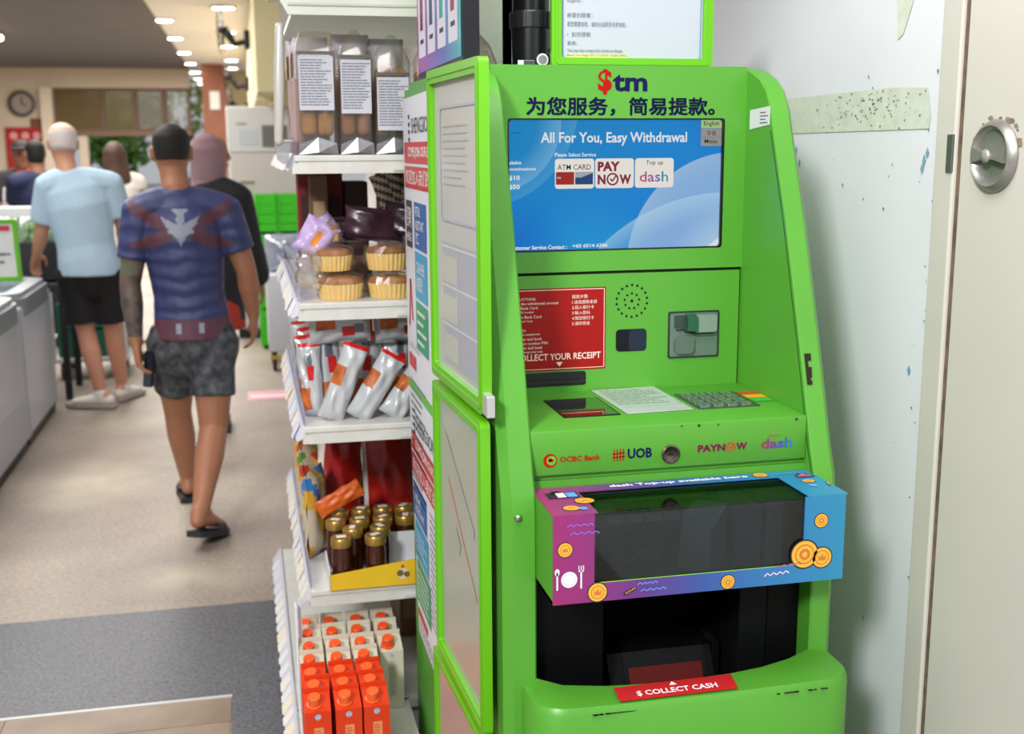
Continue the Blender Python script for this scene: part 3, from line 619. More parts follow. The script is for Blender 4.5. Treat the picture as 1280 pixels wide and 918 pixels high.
# lower bay
M_bay = mat('#0a0b0d', .45, spec=.12)
MB().box(XLi, XRi, 2.1, 2.2295, .502, .955).build('bay_back', mat('#040405', .8, spec=.12), K)
MB().box(XLi+.001, .60, 1.905, 2.09, .503, BZ0-.002, .003).build('bay_block', M_bay, K)
MB().box(.862, .918, 1.90, 2.09, .503, BZ0-.002, .003).build('bay_block', mat('#0d0f11', .45, spec=.12), K)
MB().box(.92, XRi-.003, 1.905, 2.09, .503, BZ0-.002, .003).build('bay_block', M_bay, K)
MB().prism([(1.955, .503), (1.955, .575), (1.985, .628), (2.08, .628), (2.08, .503)], .63, .84, 'x').build('cash_tray', mat('#0b0c0e', .5, spec=.15), K)
MB().prism([(1.953, .51), (1.953, .575), (1.983, .6285), (1.981, .6295), (1.9505, .575), (1.9505, .51)], .66, .825, 'x').build('tray_shield', film('#b8bcc0', .012, .3, .10, '#2a2e33'), K)
MB().add([(.668, 1.9495, .5755), (.815, 1.9495, .5755), (.815, 1.9655, .604), (.668, 1.9655, .604)], [(0, 1, 2, 3)]).build('tray_label', mat('#5e1512', .5, spec=.2), K)
MB().prism([(.842, .503), (.85, .503), (.85, .64), (.835, .66), (.815, .668), (.82, .652), (.84, .636)], 1.96, 1.975, 'y').build('tray_arm', M_bay, K)
# base with rounded front
base = [(.435, FY), (.435, 1.845)]+[(.495-.06*math.cos(R(a)), 1.812-.06*math.sin(R(a))) for a in (15, 35, 55, 75, 90)]+[(.61, 1.747), (.76, 1.745), (.88, 1.749)]+[(.972+.06*math.sin(R(a)), 1.812-.06*math.cos(R(a))) for a in (0, 15, 35, 55, 75)]+[(1.031, 1.85), (1.031, FY)]
inner = [(XLi, FY), (XLi, 1.862), (.50, 1.826), (.57, 1.806), (.64, 1.797), (.72, 1.797), (.80, 1.80), (.87, 1.812), (.93, 1.832), (XRi, 1.862), (XRi, FY)]
bs = MB()
bs.prism(base, 0, .50, 'z')
n = len(base); top = [(x, y, .632) for x, y in base]; cx, cy = .73, 2.0
ring2 = [(x+(cx-x)*.012, y+(cy-y)*.03, .644) for x, y in base]
bs.add([(x, y, .50) for x, y in base]+top+ring2, [(i, i+1, n+i+1, n+i) for i in range(n-1)]+[(n+i, n+i+1, 2*n+i+1, 2*n+i) for i in range(n-1)])
f3 = [(x, y, .652) for x, y in ring2 for y in (y,)] if 0 else [tuple(v) for v in ring2]
inn = [(x, y, .655) for x, y in inner]
bs.add(f3+inn, [tuple(range(len(f3)))+tuple(range(len(f3)+len(inn)-1, len(f3)-1, -1))])
bs.add(inn+[(x, y, .50) for x, y in inner], [(i, len(inn)+i, len(inn)+i+1, i+1) for i in range(1, len(inn)-2)])
bs.build('base', M_green, K, 'auto')
MB().add([(x, y, .502) for x, y in inner[1:-1]]+[(XRi, 2.2, .502), (XLi, 2.2, .502)], [tuple(range(len(inner)))]).build('bay_floor', mat('#08090b', .7, spec=.12), K)
k = MB(); q = inner[1:-1]
k.add([(x, y+.002, .502) for x, y in q]+[(x, y+.002, .648) for x, y in q], [(i, i+1, len(q)+i+1, len(q)+i) for i in range(len(q)-1)]).build('bay_lining', mat('#0a0b0d', .6), K)
st = MB().add([(.583, 1.793, .6562), (.584, 1.757, .6478), (.80, 1.757, .6478), (.803, 1.797, .6562)], [(0, 1, 2, 3)])
sticker = st.build('collect_sticker', M_red, K)
PK = Pl((.584, 1.757, .648), (1, 0, 0), (0, .037, .0084))
MB().text(PK, '$ COLLECT CASH', .034, .006, .148, .0145, .02, .0012).poly(PK, [(.098, .0265), (.105, .036), (.112, .0265)], .0012).build('lettering', lt, sticker)
k = MB(); r = random.Random(8)
for i in range(26):
    x = r.choice((r.uniform(.53, .60), r.uniform(.80, .985))); k.box(x, x+r.uniform(.003, .014), 1.7475, 1.7505, .6323, .6335)
k.build('paint_chip', mat('#20180f', .9), K)['kind'] = 'stuff'
MB().lathe([(.006, 0), (.007, -.003), (.004, -.007)], (.43, 1.862, .955), 10, 'y').build('screw', M_chrome, K, True)

# document sleeve on the ledge
dz = LZ+.0022
d = thing('document_sleeve', 'clear sleeve with a printed form lying on the green ledge beside the keypad', 'document', (.735, 2.1, LZ))
PD = PT(LZ+.001)
MB().slab(PD, [(.669, 1.992), (.802, 2.0), (.80, 2.218), (.664, 2.208)], 0, .001).build('form', mat('#d3d5dd', .5), d)
MB().dashes(PD, .676, .794, 2.06, 2.2, 9, 4, .4, .0013, .2).line(PD, [(.676, 2.11), (.795, 2.115)], .001, .0014).line(PD, [(.676, 2.04), (.795, 2.045), (.795, 2.07)], .001, .0014).build('print', mat('#8b8f9c', .6), d)['kind'] = 'stuff'
MB().slab(PD, [(.666, 1.988), (.805, 1.996), (.803, 2.222), (.661, 2.212)], .0018, .0024).build('sleeve', film('#ffffff', .08, .1), d)

# things on top of the machine
t = thing('black_pole', 'thick black pole with small stickers standing on top of the green machine', 'pole', (.592, 2.42, 1.738))
MB().lathe([(.040, 1.738), (.0405, 1.80), (.0405, 1.82)], (.592, 2.42, 0), 32).build('sleeve', mat('#101114', .25), t, 'auto')
k = MB(); k.lathe([(.041, 1.82), (.0425, 1.824), (.0425, 1.852), (.041, 1.856)], (.592, 2.42, 0), 32)
for i in range(24):
    a = 2*math.pi*i/24; k.box(-.003, .003, -.0445, -.041, 1.823, 1.853, T=Matrix.Translation((.592, 2.42, 0)) @ Matrix.Rotation(a, 4, 'Z'))
k.build('collar', mat('#16171b', .35), t)
MB().lathe([(.0385, 1.856), (.0385, 2.6)], (.592, 2.42, 0), 32).build('tube', mat('#0e0f12', .2), t, 'auto')
MB().lathe([(.016, 0), (.016, -.004), (.012, -.008)], (.634, 2.41, 1.768), 12, 'x').build('knob', M_black, t)
PP = PF(2.378)
MB().m(0).rect(PP, .554, .588, 1.742, 1.756).m(1).rect(PP, .566, .5875, 1.744, 1.7555, .0015).m(0).disc(PP, .606, 1.7575, .0125, .001).m(2).disc(PP, .606, 1.7575, .0095, .0016, 8).build('sticker', [M_label, M_ink, mat('#7b7f85', .5)], t)

def sign_holder(name, label, P, w, h, fr, thick, group=None, sheet='#dcdedb', loc=(0, 0, 0), rad=.012, cover=True):
    t = thing(name, label, 'sign', loc, group)
    MB().ring(P, rr(0, w, 0, h, rad), rr(fr, w-fr, fr, h-fr, rad*.5), -thick, 0).build('frame', M_lime, t, 'auto')
    MB().ring(P, rr(fr*.35, w-fr*.35, fr*.35, h-fr*.35, rad*.7), rr(fr*.6, w-fr*.6, fr*.6, h-fr*.6, rad*.6), 0, .0018).build('ridge', M_lime, t, 'auto')
    MB().slab(P, rr(fr*.8, w-fr*.8, fr*.8, h-fr*.8, rad*.5), -thick*.8, -thick*.55).build('sheet', mat(sheet, .55), t)
    if cover: MB().slab(P, rr(fr*.8, w-fr*.8, fr*.8, h-fr*.8, rad*.5), -thick*.5, -thick*.4).build('cover', film('#ffffff', .05, .22), t)
    return t
# notice frame on top
PN = Pl((.617, 2.345, 1.739), (1, 0, 0), (0, 0, 1))
t = sign_holder('sign_holder', 'lime framed white notice standing on top of the green machine', PN, .347, .262, .021, .014, sheet='#b3b9c7', loc=(.79, 2.345, 1.739), cover=False)
PN2 = Pl((.617, 2.345+.0075, 1.739), (1, 0, 0), (0, 0, 1))
MB().ring(PN2, rr(.024, .323, .0165, .246, .012), rr(.0265, .3205, .019, .2435, .01), .0, .0012).build('print_border', mat('#7f8fc4', .5), t)
k = MB().text(PN2, '若您需要协助，请向分店职员寻求协助。', .034, .082, .126, .0105, .0, .001).text(PN2, '亲爱的顾客：', .034, .1, None, .0095, 0, .001).text(PN2, '•  如何提款', .034, .0625, None, .0095, 0, .001).text(PN2, '谢谢。', .034, .046, None, .0085, 0, .001)
k.text(PN2, 'You may also contact the Outlet in-charge:', .034, .0305, .118, .0085, .004, .001).text(PN2, 'Regards,', .034, .128, None, .008, 0, .001).text(PN2, 'please approach our branch staff for help.', .034, .148, .15, .008, 0, .001).text(PN2, 'Dear Customer, should you need assistance', .034, .168, .17, .008, 0, .001)
k.build('lettering', mat('#6f747f', .6), t)
MB().m(0).rect(PN2, .034, .162, .0215, .0295, .0008).rect(PN2, .034, .15, .013, .0205, .0008).rect(PN2, .034, .146, .0045+.0005, .012, .0008)\
    .m(1).text(PN2, 'Branch 1st in-charge (92711516)YEOH CHUAN SHING', .034, .0222, .127, .0068, .006, .0012, .2).text(PN2, 'Branch 2nd in-charge (86188252)KHEAU KOK CAI', .034, .0138, .115, .0066, .006, .0012, .2).text(PN2, 'Midnight in-charge(83757321)TEY KEAN SENG', .034, .0054+.0004, .111, .0064, .006, .0012, .2).build('lettering', [mat('#d6d98a', .6), mat('#55585a', .6)], t)
k = MB().text(PN2, 'SHENGSIONG', .160, .0105, .053, .0085, .012, .0012).ring(PN2, *[[(.149+q*math.cos(2*math.pi*i/16), .0145+q*math.sin(2*math.pi*i/16)) for i in range(16)] for q in (.0068, .0055)], .0, .0012)
for i in range(3): k.rect(PN2, .1465+i*.0019, .1477+i*.0019, .0105, .0185, .0012)
k.build('lettering', mat('#3f4f8f', .5), t)

# purple screen on the far top edge
PV = Pl((.42, 2.877, 1.74), (0, -1, 0), (0, 0, 1))
t = thing('display_screen', 'purple and blue display panel standing on top of the machine near the shelves', 'screen', (.44, 2.55, 1.74))
MB().slab(PV, rr(0, .60, 0, .42, .006), -.035, -.002).build('case', mat('#0d0e14', .35), t)
MB().rect(PV, .012, .592, .016, .405, 0).build('picture', ramp_mat([(0, '#a63f96'), (.35, '#8a4fae'), (.65, '#4f63b8'), (1, '#2bb0b4')], 1, -(2.877-2.55), -(2.877-.6-2.55), emit=.25) if 0 else ramp_mat([(0, '#2bb0b4'), (.35, '#4f63b8'), (.65, '#8a4fae'), (1, '#a63f96')], 1, -.27, .33, emit=.8), t)
k = MB()
for i in range(4):
    a = .04+i*.138; k.m(0).rrect(PV, a, a+.105, .05, .215, .006, .001); k.m(1+i % 3).rect(PV, a+.03, a+.075, .11, .19, .0015); k.m(4).rect(PV, a+.03, a+.08, .08, .09, .0015)
k.m(0).text(PV, 'dash', .05, .265, .16, .075, .02, .001).text(PV, 'Top-up here', .23, .275, .33, .05, .02, .001)
k.build('print', [em('#e9e6ee', .85), mat('#8c2458', .5), mat('#3a3f7a', .5), mat('#1f9a9c', .5), M_ink], t)

# posters on the left side of the machine
PO = .394
def side_plane(y, z, x=PO): return Pl((x, y, z), (0, -1, 0), (0, 0, 1))
M_pst = mat('#d9dce6', .5)
def poster(label, q, loc):
    """q: far-top, far-bottom, near-bottom, near-top as (a,b) on the side plane"""
    t = thing('poster', label, 'poster', loc)
    MB().slab(side_plane(0, 0), q, 0, .0015).build('sheet', M_pst, t); return t
PS_ = side_plane(0, 0, PO-.0016)
M_pr = mat('#c2333a', .5); M_pb = mat('#2765a8', .5); M_pc = mat('#2f9cc8', .5); M_pg = mat('#23996b', .5); M_pgr = mat('#5fb83d', .5)
def fill_poster(t, a, top, sc=1.0):
    """one recruitment sheet: heading, red band, tags, rows of small print; a = far edge, top = upper edge"""
    k = MB()
    k.m(0).text(PS_, 'SHENGSIONG', a+.15, top-.085, .33, .036, .0, .001)
    for i in range(4): k.disc(PS_, a+.11, top-.045-i*.018, .014, .001, 10, .006)
    k.m(1).rect(PS_, a+.02, a+.62, top-.155, top-.105, .001).rect(PS_, a+.02, a+.62, top-.215, top-.162, .001)
    k.m(2).text(PS_, 'COME JOIN OUR BIG FAMILY', a+.09, top-.146, .5, .03, .02, .0014).text(PS_, '欢迎加入我们的大家庭', a+.04, top-.205, .55, .036, .003, .0014)
    k.m(0).rect(PS_, a+.03, a+.13, top-.36, top-.245, .001).m(2).text(PS_, '招聘', a+.04, top-.31, .08, .05, .003, .0014).text(PS_, 'HIRING', a+.04, top-.345, .08, .022, .01, .0014)
    k.m(3).rect(PS_, a+.17, a+.36, top-.355, top-.245, .001).m(4).rect(PS_, a+.17, a+.36, top-.475, top-.362, .001).m(5).rect(PS_, a+.17, a+.36, top-.6, top-.482, .001)
    k.m(2).text(PS_, 'RETAIL\nASSISTANT\n员工', a+.19, top-.345, .13, .09, .005, .0014).text(PS_, 'CASHIER\n收银员', a+.19, top-.455, .13, .07, .005, .0014).dashes(PS_, a+.19, a+.34, top-.59, top-.495, 4, 9, .35, .0014)
    k.m(1).line(PS_, [(a+.05, top-.56), (a+.08, top-.44), (a+.11, top-.54)], .02).m(1).rect(PS_, a+.03, a+.15, top-.665, top-.63, .001)
    k.m(6).dashes(PS_, a+.04, a+.3, top-.615, top-.6, 2, 1, .3).dashes(PS_, a+.05, a+.3, top-1.0, top-.69, 16, 2, .35)
    return k
q1 = [(-2.955, 1.70), (-2.955, 1.0), (-2.24, 1.0), (-2.24, 1.705)]
t1 = poster('upper white recruitment poster with red band on the left side of the machine', q1, (PO, 2.6, 1.0))
mk = [M_ink, M_pr, mat('#eeeaea', .5), M_pb, M_pc, M_pg, mat('#7b8090', .6), M_pgr]
k = fill_poster(t1, -2.955, 1.70)
k.m(1).rect(PS_, -2.47, -2.3, 1.0+.12, 1.245, .0012).m(3).rect(PS_, -2.47, -2.3, 1.09, 1.12, .0012).m(6).dashes(PS_, -2.45, -2.3, 1.01, 1.085, 4, 5, .35)
k.m(1).dashes(PS_, -2.52, -2.4, 1.32, 1.58, 3, 8, .22, .001, .5)
k.build('print', mk, t1)
MB().rect(PS_, -2.955, -2.24, .975, 1.0, .0004).m(0).build('border', M_pgr, t1)
q2 = [(-2.955, .975), (-2.86, .33), (-2.24, .33), (-2.24, .975)]
t2 = poster('lower white recruitment poster partly torn away, below the upper poster on the machine', q2, (PO, 2.6, .33))
k = fill_poster(t2, -2.95, .97)
k = MB()
k.m(0).text(PS_, 'SHENGSIONG', -2.83, .885, .33, .036, .0, .001)
for i in range(4): k.disc(PS_, -2.86, .925-i*.018, .014, .001, 10, .006)
k.m(1).rect(PS_, -2.92, -2.3, .815, .865, .001).rect(PS_, -2.92, -2.3, .755, .808, .001).m(2).text(PS_, 'COME JOIN OUR BIG FAMILY', -2.85, .824, .5, .03, .02, .0014).text(PS_, '欢迎加入我们的大家庭', -2.9, .763, .55, .036, .003, .0014)
k.m(3).rect(PS_, -2.9, -2.68, .645, .735, .001).m(4).rect(PS_, -2.88, -2.66, .54, .638, .001).m(5).rect(PS_, -2.86, -2.64, .42, .533, .001)
k.m(2).text(PS_, 'RETAIL\nASSISTANT', -2.87, .66, .15, .05, .005, .0014).dashes(PS_, -2.86, -2.68, .56, .62, 4, 3, .3, .0014).dashes(PS_, -2.84, -2.66, .43, .52, 5, 6, .3, .0014)
k.m(6).dashes(PS_, -2.63, -2.32, .44, .735, 17, 4, .3).m(1).rect(PS_, -2.86, -2.7, .38, .4, .001).m(6).dashes(PS_, -2.84, -2.5, .34, .375, 3, 2, .3).m(1).rect(PS_, -2.46, -2.28, .38, .5, .0012)
k.build('print', mk, t2)
MB().box(PO+.0005, XL, 2.2, 2.93, 0, 1.72).build('side_skin', M_green, K)

# lime sign frames on the left side
def tilted(x1, y1, x0, y0, z0, lean=0):
    """plane from the far edge (x0,y0) to the near edge (x1,y1), up with a small lean"""
    return Pl((x0, y0, z0), (x1-x0, y1-y0, 0), (lean, 0, 1))
PA = tilted(.378, 1.905, .355, 2.315, 1.128)
wA = math.hypot(.378-.355, .41)
t = sign_holder('sign_holder', 'upper lime framed sign with pale grey sheet on the left side of the machine', PA, wA, .60, .026, .018, sheet='#c9cbc9', loc=(.37, 2.1, 1.128))
PA2 = tilted(.378+.009, 1.905, .355+.009, 2.315, 1.128)
MB().ring(PA2, rr(.075, wA-.045, .315, .53, .012), rr(.08, wA-.05, .32, .525, .01), .0004, .001).build('print_border', mat('#a7aebd', .6), t)
k = MB().m(0).rect(PA2, .085, wA-.05, .045, .275, .0006)
for i in range(3):
    b0 = .05+i*.075; k.m(1).rect(PA2, .09, .2, b0, b0+.05, .001).m(2).rect(PA2, .2, .204, b0-.005, b0+.07, .001).rect(PA2, .085, wA-.05, b0+.066, b0+.07, .001)
k.m(3).dashes(PA2, .1, .3, .38, .5, 9, 6, .25, .001)
k.build('print', [mat('#a9aeb9', .6), mat('#bcbfb4', .6), mat('#cfd2d6', .6), mat('#b4b8bd', .6)], t)
PB_ = tilted(.374, 1.905, .355, 2.315, .53)
t = sign_holder('sign_holder', 'lower lime framed sign with faded grey green sheet on the left side of the machine', PB_, wA, .585, .024, .018, sheet='#b1b8a8', loc=(.37, 2.1, .53))
PB2 = tilted(.374+.009, 1.905, .355+.009, 2.315, .53)
MB().m(0).line(PB2, [(.10, .40), (.33, .23)], .012, .0006).m(1).line(PB2, [(.07, .49), (.32, .35)], .02, .0006).line(PB2, [(.16, .31), (.2, .28)], .03, .0006).build('print', [mat('#c79b87', .6), mat('#a4aaa0', .6)], t)
PC_ = Pl((.352, 2.335, .02), (.03, -.41, -.02), (.0, .03, 1))
t = sign_holder('sign_holder', 'lime framed sign tucked under the lower sign near the floor, set askew', PC_, .4, .50, .022, .012, sheet='#b5ada6', loc=(.37, 2.1, .02))
MB().box(.379, .3935, 1.868, 1.932, 1.131, 1.169, .002).build('clasp', mat('#c9cbcb', .35, .5), t)
# ------------------------------------------------------------------ the shelving unit beside the machine
GX0, GX1, GY0, GY1 = .122, .70, 3.0, 4.25
G = thing('shelving_unit', 'white metal shelving unit stocked with bread and drinks beside the green machine', 'shelf', (.4, 3.6, 0))
MB().box(GX1, GX1+.03, GY0+.02, GY1, .05, 2.3).build('back_panel', M_shelf, G)
MB().box(GX1-.045, GX1+.03, GY0+.0, GY0+.03, 0, 2.3, .004).build('upright', M_shelf, G)
MB().box(GX1-.045, GX1+.03, GY1-.03, GY1, 0, 2.3, .004).build('upright', M_shelf, G)
# base deck with the extra low front
MB().box(.075, GX1, 2.95, GY1, .0, .075).box(.072, .37, 2.5, 2.97, .0, .075).box(.07, GX1, 2.94, GY1, .075, .1).box(.07, .37, 2.48, 2.95, .075, .1).build('base_deck', M_shelf, G)
M_rail = mat('#cfd0dc', .35); M_tag = mat('#e3e4e8', .45)
TAGC = [mat('#e3e4e8', .45), mat('#e8dfc8', .5), mat('#d7d9e8', .45), mat('#e9e3dd', .5)]
def shelf(z, y0=GY0, x0=GX0, seed=0, rail=True):
    k = MB().box(x0, GX1, y0, GY1, z-.016, z, .003, 2).box(x0+.01, GX1, y0+.004, y0+.03, z-.046, z-.016)
    k.add([(x0-.006, y0+.008, z-.046), (x0+.02, y0+.008, z-.046), (x0+.02, y0+.008, z-.002), (x0-.002, y0+.008, z-.002), (x0-.006, y0+.02, z-.046), (x0+.02, y0+.02, z-.046), (x0+.02, y0+.02, z-.002), (x0-.002, y0+.02, z-.002)], [(0, 1, 2, 3), (4, 7, 6, 5), (0, 4, 5, 1), (1, 5, 6, 2), (2, 6, 7, 3), (3, 7, 4, 0)])
    k.box(x0+.25, GX1, y0-.001, y0+.006, z-.04, z-.032)
    s = k.build('shelf', M_shelf, G)
    if rail:
        MB().prism([(x0, z+.002), (x0-.004, z+.005), (x0-.024, z-.034), (x0-.018, z-.04), (x0, z-.03)], y0+.015, GY1, 'y').build('price_rail', M_rail, s)
        MB().box(x0+.001, x0+.003, y0+.02, GY1, z, z+.045).build('shelf_fence', film('#f2f2ff', .12, .08, .12, '#e0e0f0'), s)
        r = random.Random(seed); y = y0+.05
        P = None
        while y < GY1-.05:
            w = r.choice((.04, .045, .055)); a = r.uniform(-.004, .004)
            P = Pl((x0-.027+a, y, z-.040), (0, -1, 0), (.021, 0, .041))
            MB().slab(P, [(0, .001), (-w, .001), (-w, .040), (0, .042)], .001, .0035).build('price_tag', r.choice(TAGC), s)
            y += w+r.uniform(.006, .03)
    return s
for i, z in enumerate((1.565, 1.19, .863, .411)): shelf(z, seed=i)
r = random.Random(12); bd = bpy.data.objects['base_deck']
MB().prism([(.07, .105), (.066, .108), (.035, .066), (.04, .06), (.07, .066)], 2.55, GY1, 'y').build('price_rail', M_rail, bd)
y = 2.6
while y < GY1-.06:
    w = r.choice((.04, .055)); P = Pl((.033, y, .062), (0, -1, 0), (.034, 0, .041))
    MB().slab(P, [(0, .001), (-w, .001), (-w, .044), (0, .046)], .001, .0035).build('price_tag', r.choice(TAGC), bd); y += w+r.uniform(.01, .05)
MB().box(.074, .08, 2.93, 2.96, .1, .40, .001).build('end_trim', mat('#dfe0ea', .4), G)
MB().box(.083, .092, 2.955, 2.965, .09, .41).build('end_trim', M_rail, G)
# canopy with its curved gusset
cz = 1.905
arch = [(GX0, cz), (.50, cz), (.55, cz-.006), (.59, cz-.028), (.625, cz-.065), (.648, cz-.12), (.655, cz-.2), (.70, cz-.2), (.70, 2.12), (GX0-.02, 2.12), (GX0-.02, 1.94)]
MB().prism(arch, GY0+.0, GY0+.02, 'y').box(GX0-.02, GX1, GY0, GY1, 2.08, 2.12).box(GX0+.02, GX1, GY0+.02, GY1, cz+.03, cz+.045).build('canopy', mat('#dbe3d3', .45, noise=.04, scale=6), G)
MB().box(GX0, .5, GY0-.004, GY0, cz+.022, cz+.028).build('canopy_bead', M_shelf, G)
MB().tube([(.086, 2.985, 1.60, .011), (.093, 2.985, 1.75, .0135), (.099, 2.985, 1.875, .010)], 10).tube([(.085, 2.985, 1.6, .003), (.12, 3.0, 1.6, .003)], 6).build('tag_pole', mat('#c9c8c2', .35, .2), G, True)
MB().add([(.075, 2.985, 1.595), (.115, 2.985, 1.595), (.108, 2.985, 1.55), (.096, 2.985, 1.542), (.082, 2.985, 1.555), (.075, 3.03, 1.595), (.115, 3.03, 1.595), (.108, 3.03, 1.55), (.096, 3.03, 1.542), (.082, 3.03, 1.555)], [(0, 1, 2, 3, 4), (9, 8, 7, 6, 5)]+[(i, 5+i, 5+(i+1) % 5, (i+1) % 5) for i in range(5)]).build('clip_holder', film('#dfe0e0', .3, .1, .35, '#cfcfd2'), G)
hd = MB().slab(Pl((.1, 3.05, 2.0), (-1, 0, 0), (0, 0, 1)), [(0, 0), (.03, .02), (.03, .12), (0, .12)], 0, .002).build('shelf_flag', mat('#8fd35a', .4), G)

# ---- products
def pillow(w, h, t, fn, mats, name, parent, seed=0, nx=10, ny=14, crimp=.06, wr=.004, taper=0, T=None):
    """sealed bag standing on its lower seam; fn(u,v,front) picks the material of a face"""
    r = random.Random(seed); ph = [r.uniform(0, 6.28) for _ in range(6)]
    k = MB(); vs = {}
    for sd in (1, -1):
        for j in range(ny+1):
            for i in range(nx+1):
                u = 2*i/nx-1; v = j/ny
                e = max(0, min(1, min(v, 1-v)/crimp/2.2)); th = t/2*(max(0, 1-abs(u)**2.6)**.6)*(e**.6)
                x = u*w/2*(1-taper*v+.05*(1-e)); z = v*h
                y = -sd*th+wr*math.sin(7*u+ph[0]+5*v)*math.sin(9*v+ph[1])*e*sd+wr*.6*math.sin(17*v+ph[2]+6*u)
                vs[sd, i, j] = len(k.v); p = Vector((x, y, z)); k.v.append(tuple(T @ p if T else p))
        for j in range(ny):
            for i in range(nx):
                k.f.append((vs[sd, i, j], vs[sd, i+1, j], vs[sd, i+1, j+1], vs[sd, i, j+1])); k.mi.append(fn(2*(i+.5)/nx-1, (j+.5)/ny, sd > 0))
    return k.build(name, mats, parent, True)
# long bread packs, top shelf
M_bread = mat('#b98a5c', .7, h2='#8e5f38', scale=18, bump=.3); M_foil = mat('#8f9194', .4, .7, noise=.2, scale=30)
def bread_pack(loc, w, h, label_z, lab_h, label, tint, seed, rot=0, bread='#ad7638', flat=0):
    t = local('bread_pack', label, 'bread', loc, 'bread packs on the top shelf', (0, 0, rot))
    d = .085
    k = MB(); prof = [(0, w, d, 0), (.004, w*1.0, d, 0), (h*.5, w*.97, d*.95, 0), (h*.78, w*.98, d*.8, 0), (h*.9, w*(.92 if flat else .66), d*.35, .0), (h*1.0, w*(.8 if flat else .14), .006, .004)]
    rows = []
    for (z, a, b_, o) in prof: rows.append([(x*a/2+o, y*b_/2, z) for x, y in rr(-1, 1, -1, 1, .25, 2)])
    n = len(rows[0]); vs = [p for q in rows for p in q]
    k.add(vs, [(i*n+j, i*n+(j+1) % n, (i+1)*n+(j+1) % n, (i+1)*n+j) for i in range(len(rows)-1) for j in range(n)]+[tuple(range(n))[::-1]])
    k.build('bag', film('#f4f4f0', .10, .1, .05, tint), t, True)
    MB().box(-w*.42, w*.0, -d*.34, d*.36, .045, h*.74, .016, 3).build('loaf', mat(bread, .7, h2='#8e5f38', scale=18, bump=.3), t, 'auto')
    MB().box(w*.02, w*.42, -d*.33, d*.36, .045, h*.73, .016, 3).build('loaf', mat(bread, .7, h2='#8e5f38', scale=18, bump=.3), t, 'auto')
    P = Pl((0, -d*.5-.0018, 0), (1, 0, 0), (0, 0, 1))
    lb = MB().slab(P, [(-w*.43, label_z), (w*.43, label_z), (w*.43, label_z+lab_h), (-w*.43, label_z+lab_h)], 0, .001).build('label', mat('#bfc1cb', .6), t)
    MB().dashes(P, -w*.39, w*.41, label_z+.01, label_z+lab_h-.006, 17, seed, .42, .0016, .3).build('print', mat('#6d727e', .6), lb)['kind'] = 'stuff'
    MB().m(0).add([(-w*.5, -d*.5-.001, 0), (w*.5, -d*.5-.001, 0), (w*.47, -d*.5-.003, .028), (0, -d*.5-.006, .043), (-w*.47, -d*.5-.003, .026), (0, -d*.5-.014, .006)], [(0, 5, 3, 4), (5, 1, 2, 3), (0, 1, 5)]).box(-w*.48, w*.48, -d*.48, d*.48, 0, .012).build('foil_base', M_foil, t)
    MB().box(-w*.46, w*.46, -d*.5-.0018, -d*.5-.0006, label_z+lab_h+.003, label_z+lab_h+.012).build('band', mat('#6d6a66', .3, .4), t)
bread_pack((.185, 3.06, 1.566), .100, .305, .110, .132, 'clear bread pack with long white label, leftmost on the top shelf', '#d8cfc6', 1, flat=1)
bread_pack((.284, 3.062, 1.566), .088, .312, .102, .132, 'clear bread pack with white label, second from the left on the top shelf', '#cfc9c2', 2, 0, '#8f5d30')
bread_pack((.377, 3.06, 1.566), .094, .30, .060, .132, 'clear bread pack with a low white label showing green at top', '#b9cdb8', 3, 0, '#94622c')
bread_pack((.480, 3.075, 1.566), .09, .29, .06, .12, 'clear bread pack half hidden behind the purple display panel', '#c2c8c0', 4)
bread_pack((.625, 3.08, 1.566), .09, .265, .05, .11, 'clear greenish bread pack under the curved shelf gusset', '#a9c2a4', 5)
for i, (x, y, h) in enumerate(((.178, 3.17, .30), (.172, 3.29, .30), (.285, 3.18, .31), (.378, 3.18, .3))):
    t = local('bread_pack', ('pale lilac bread pack behind the leftmost bread pack', 'lilac bread pack deepest along the aisle edge', 'bread pack in the second row behind the second bread pack', 'bread pack in the second row behind the low labelled pack')[i], 'bread', (x, y, 1.566), 'bread packs on the top shelf')
    pillow(.095, h, .085, lambda u, v, f: 1 if v < .62 else 0, [mat('#cdc6d2', .35), mat('#b9a0a0', .5), mat('#c2892e', .5)], 'bag', t, i)
    MB().poly(Pl((-.049, 0, 0), (0, -1, 0), (0, 0, 1)), [(-.03, .2), (.03, .2), (.03, .27), (-.03, .25)], .001).build('label', mat('#c99a35', .5), t)
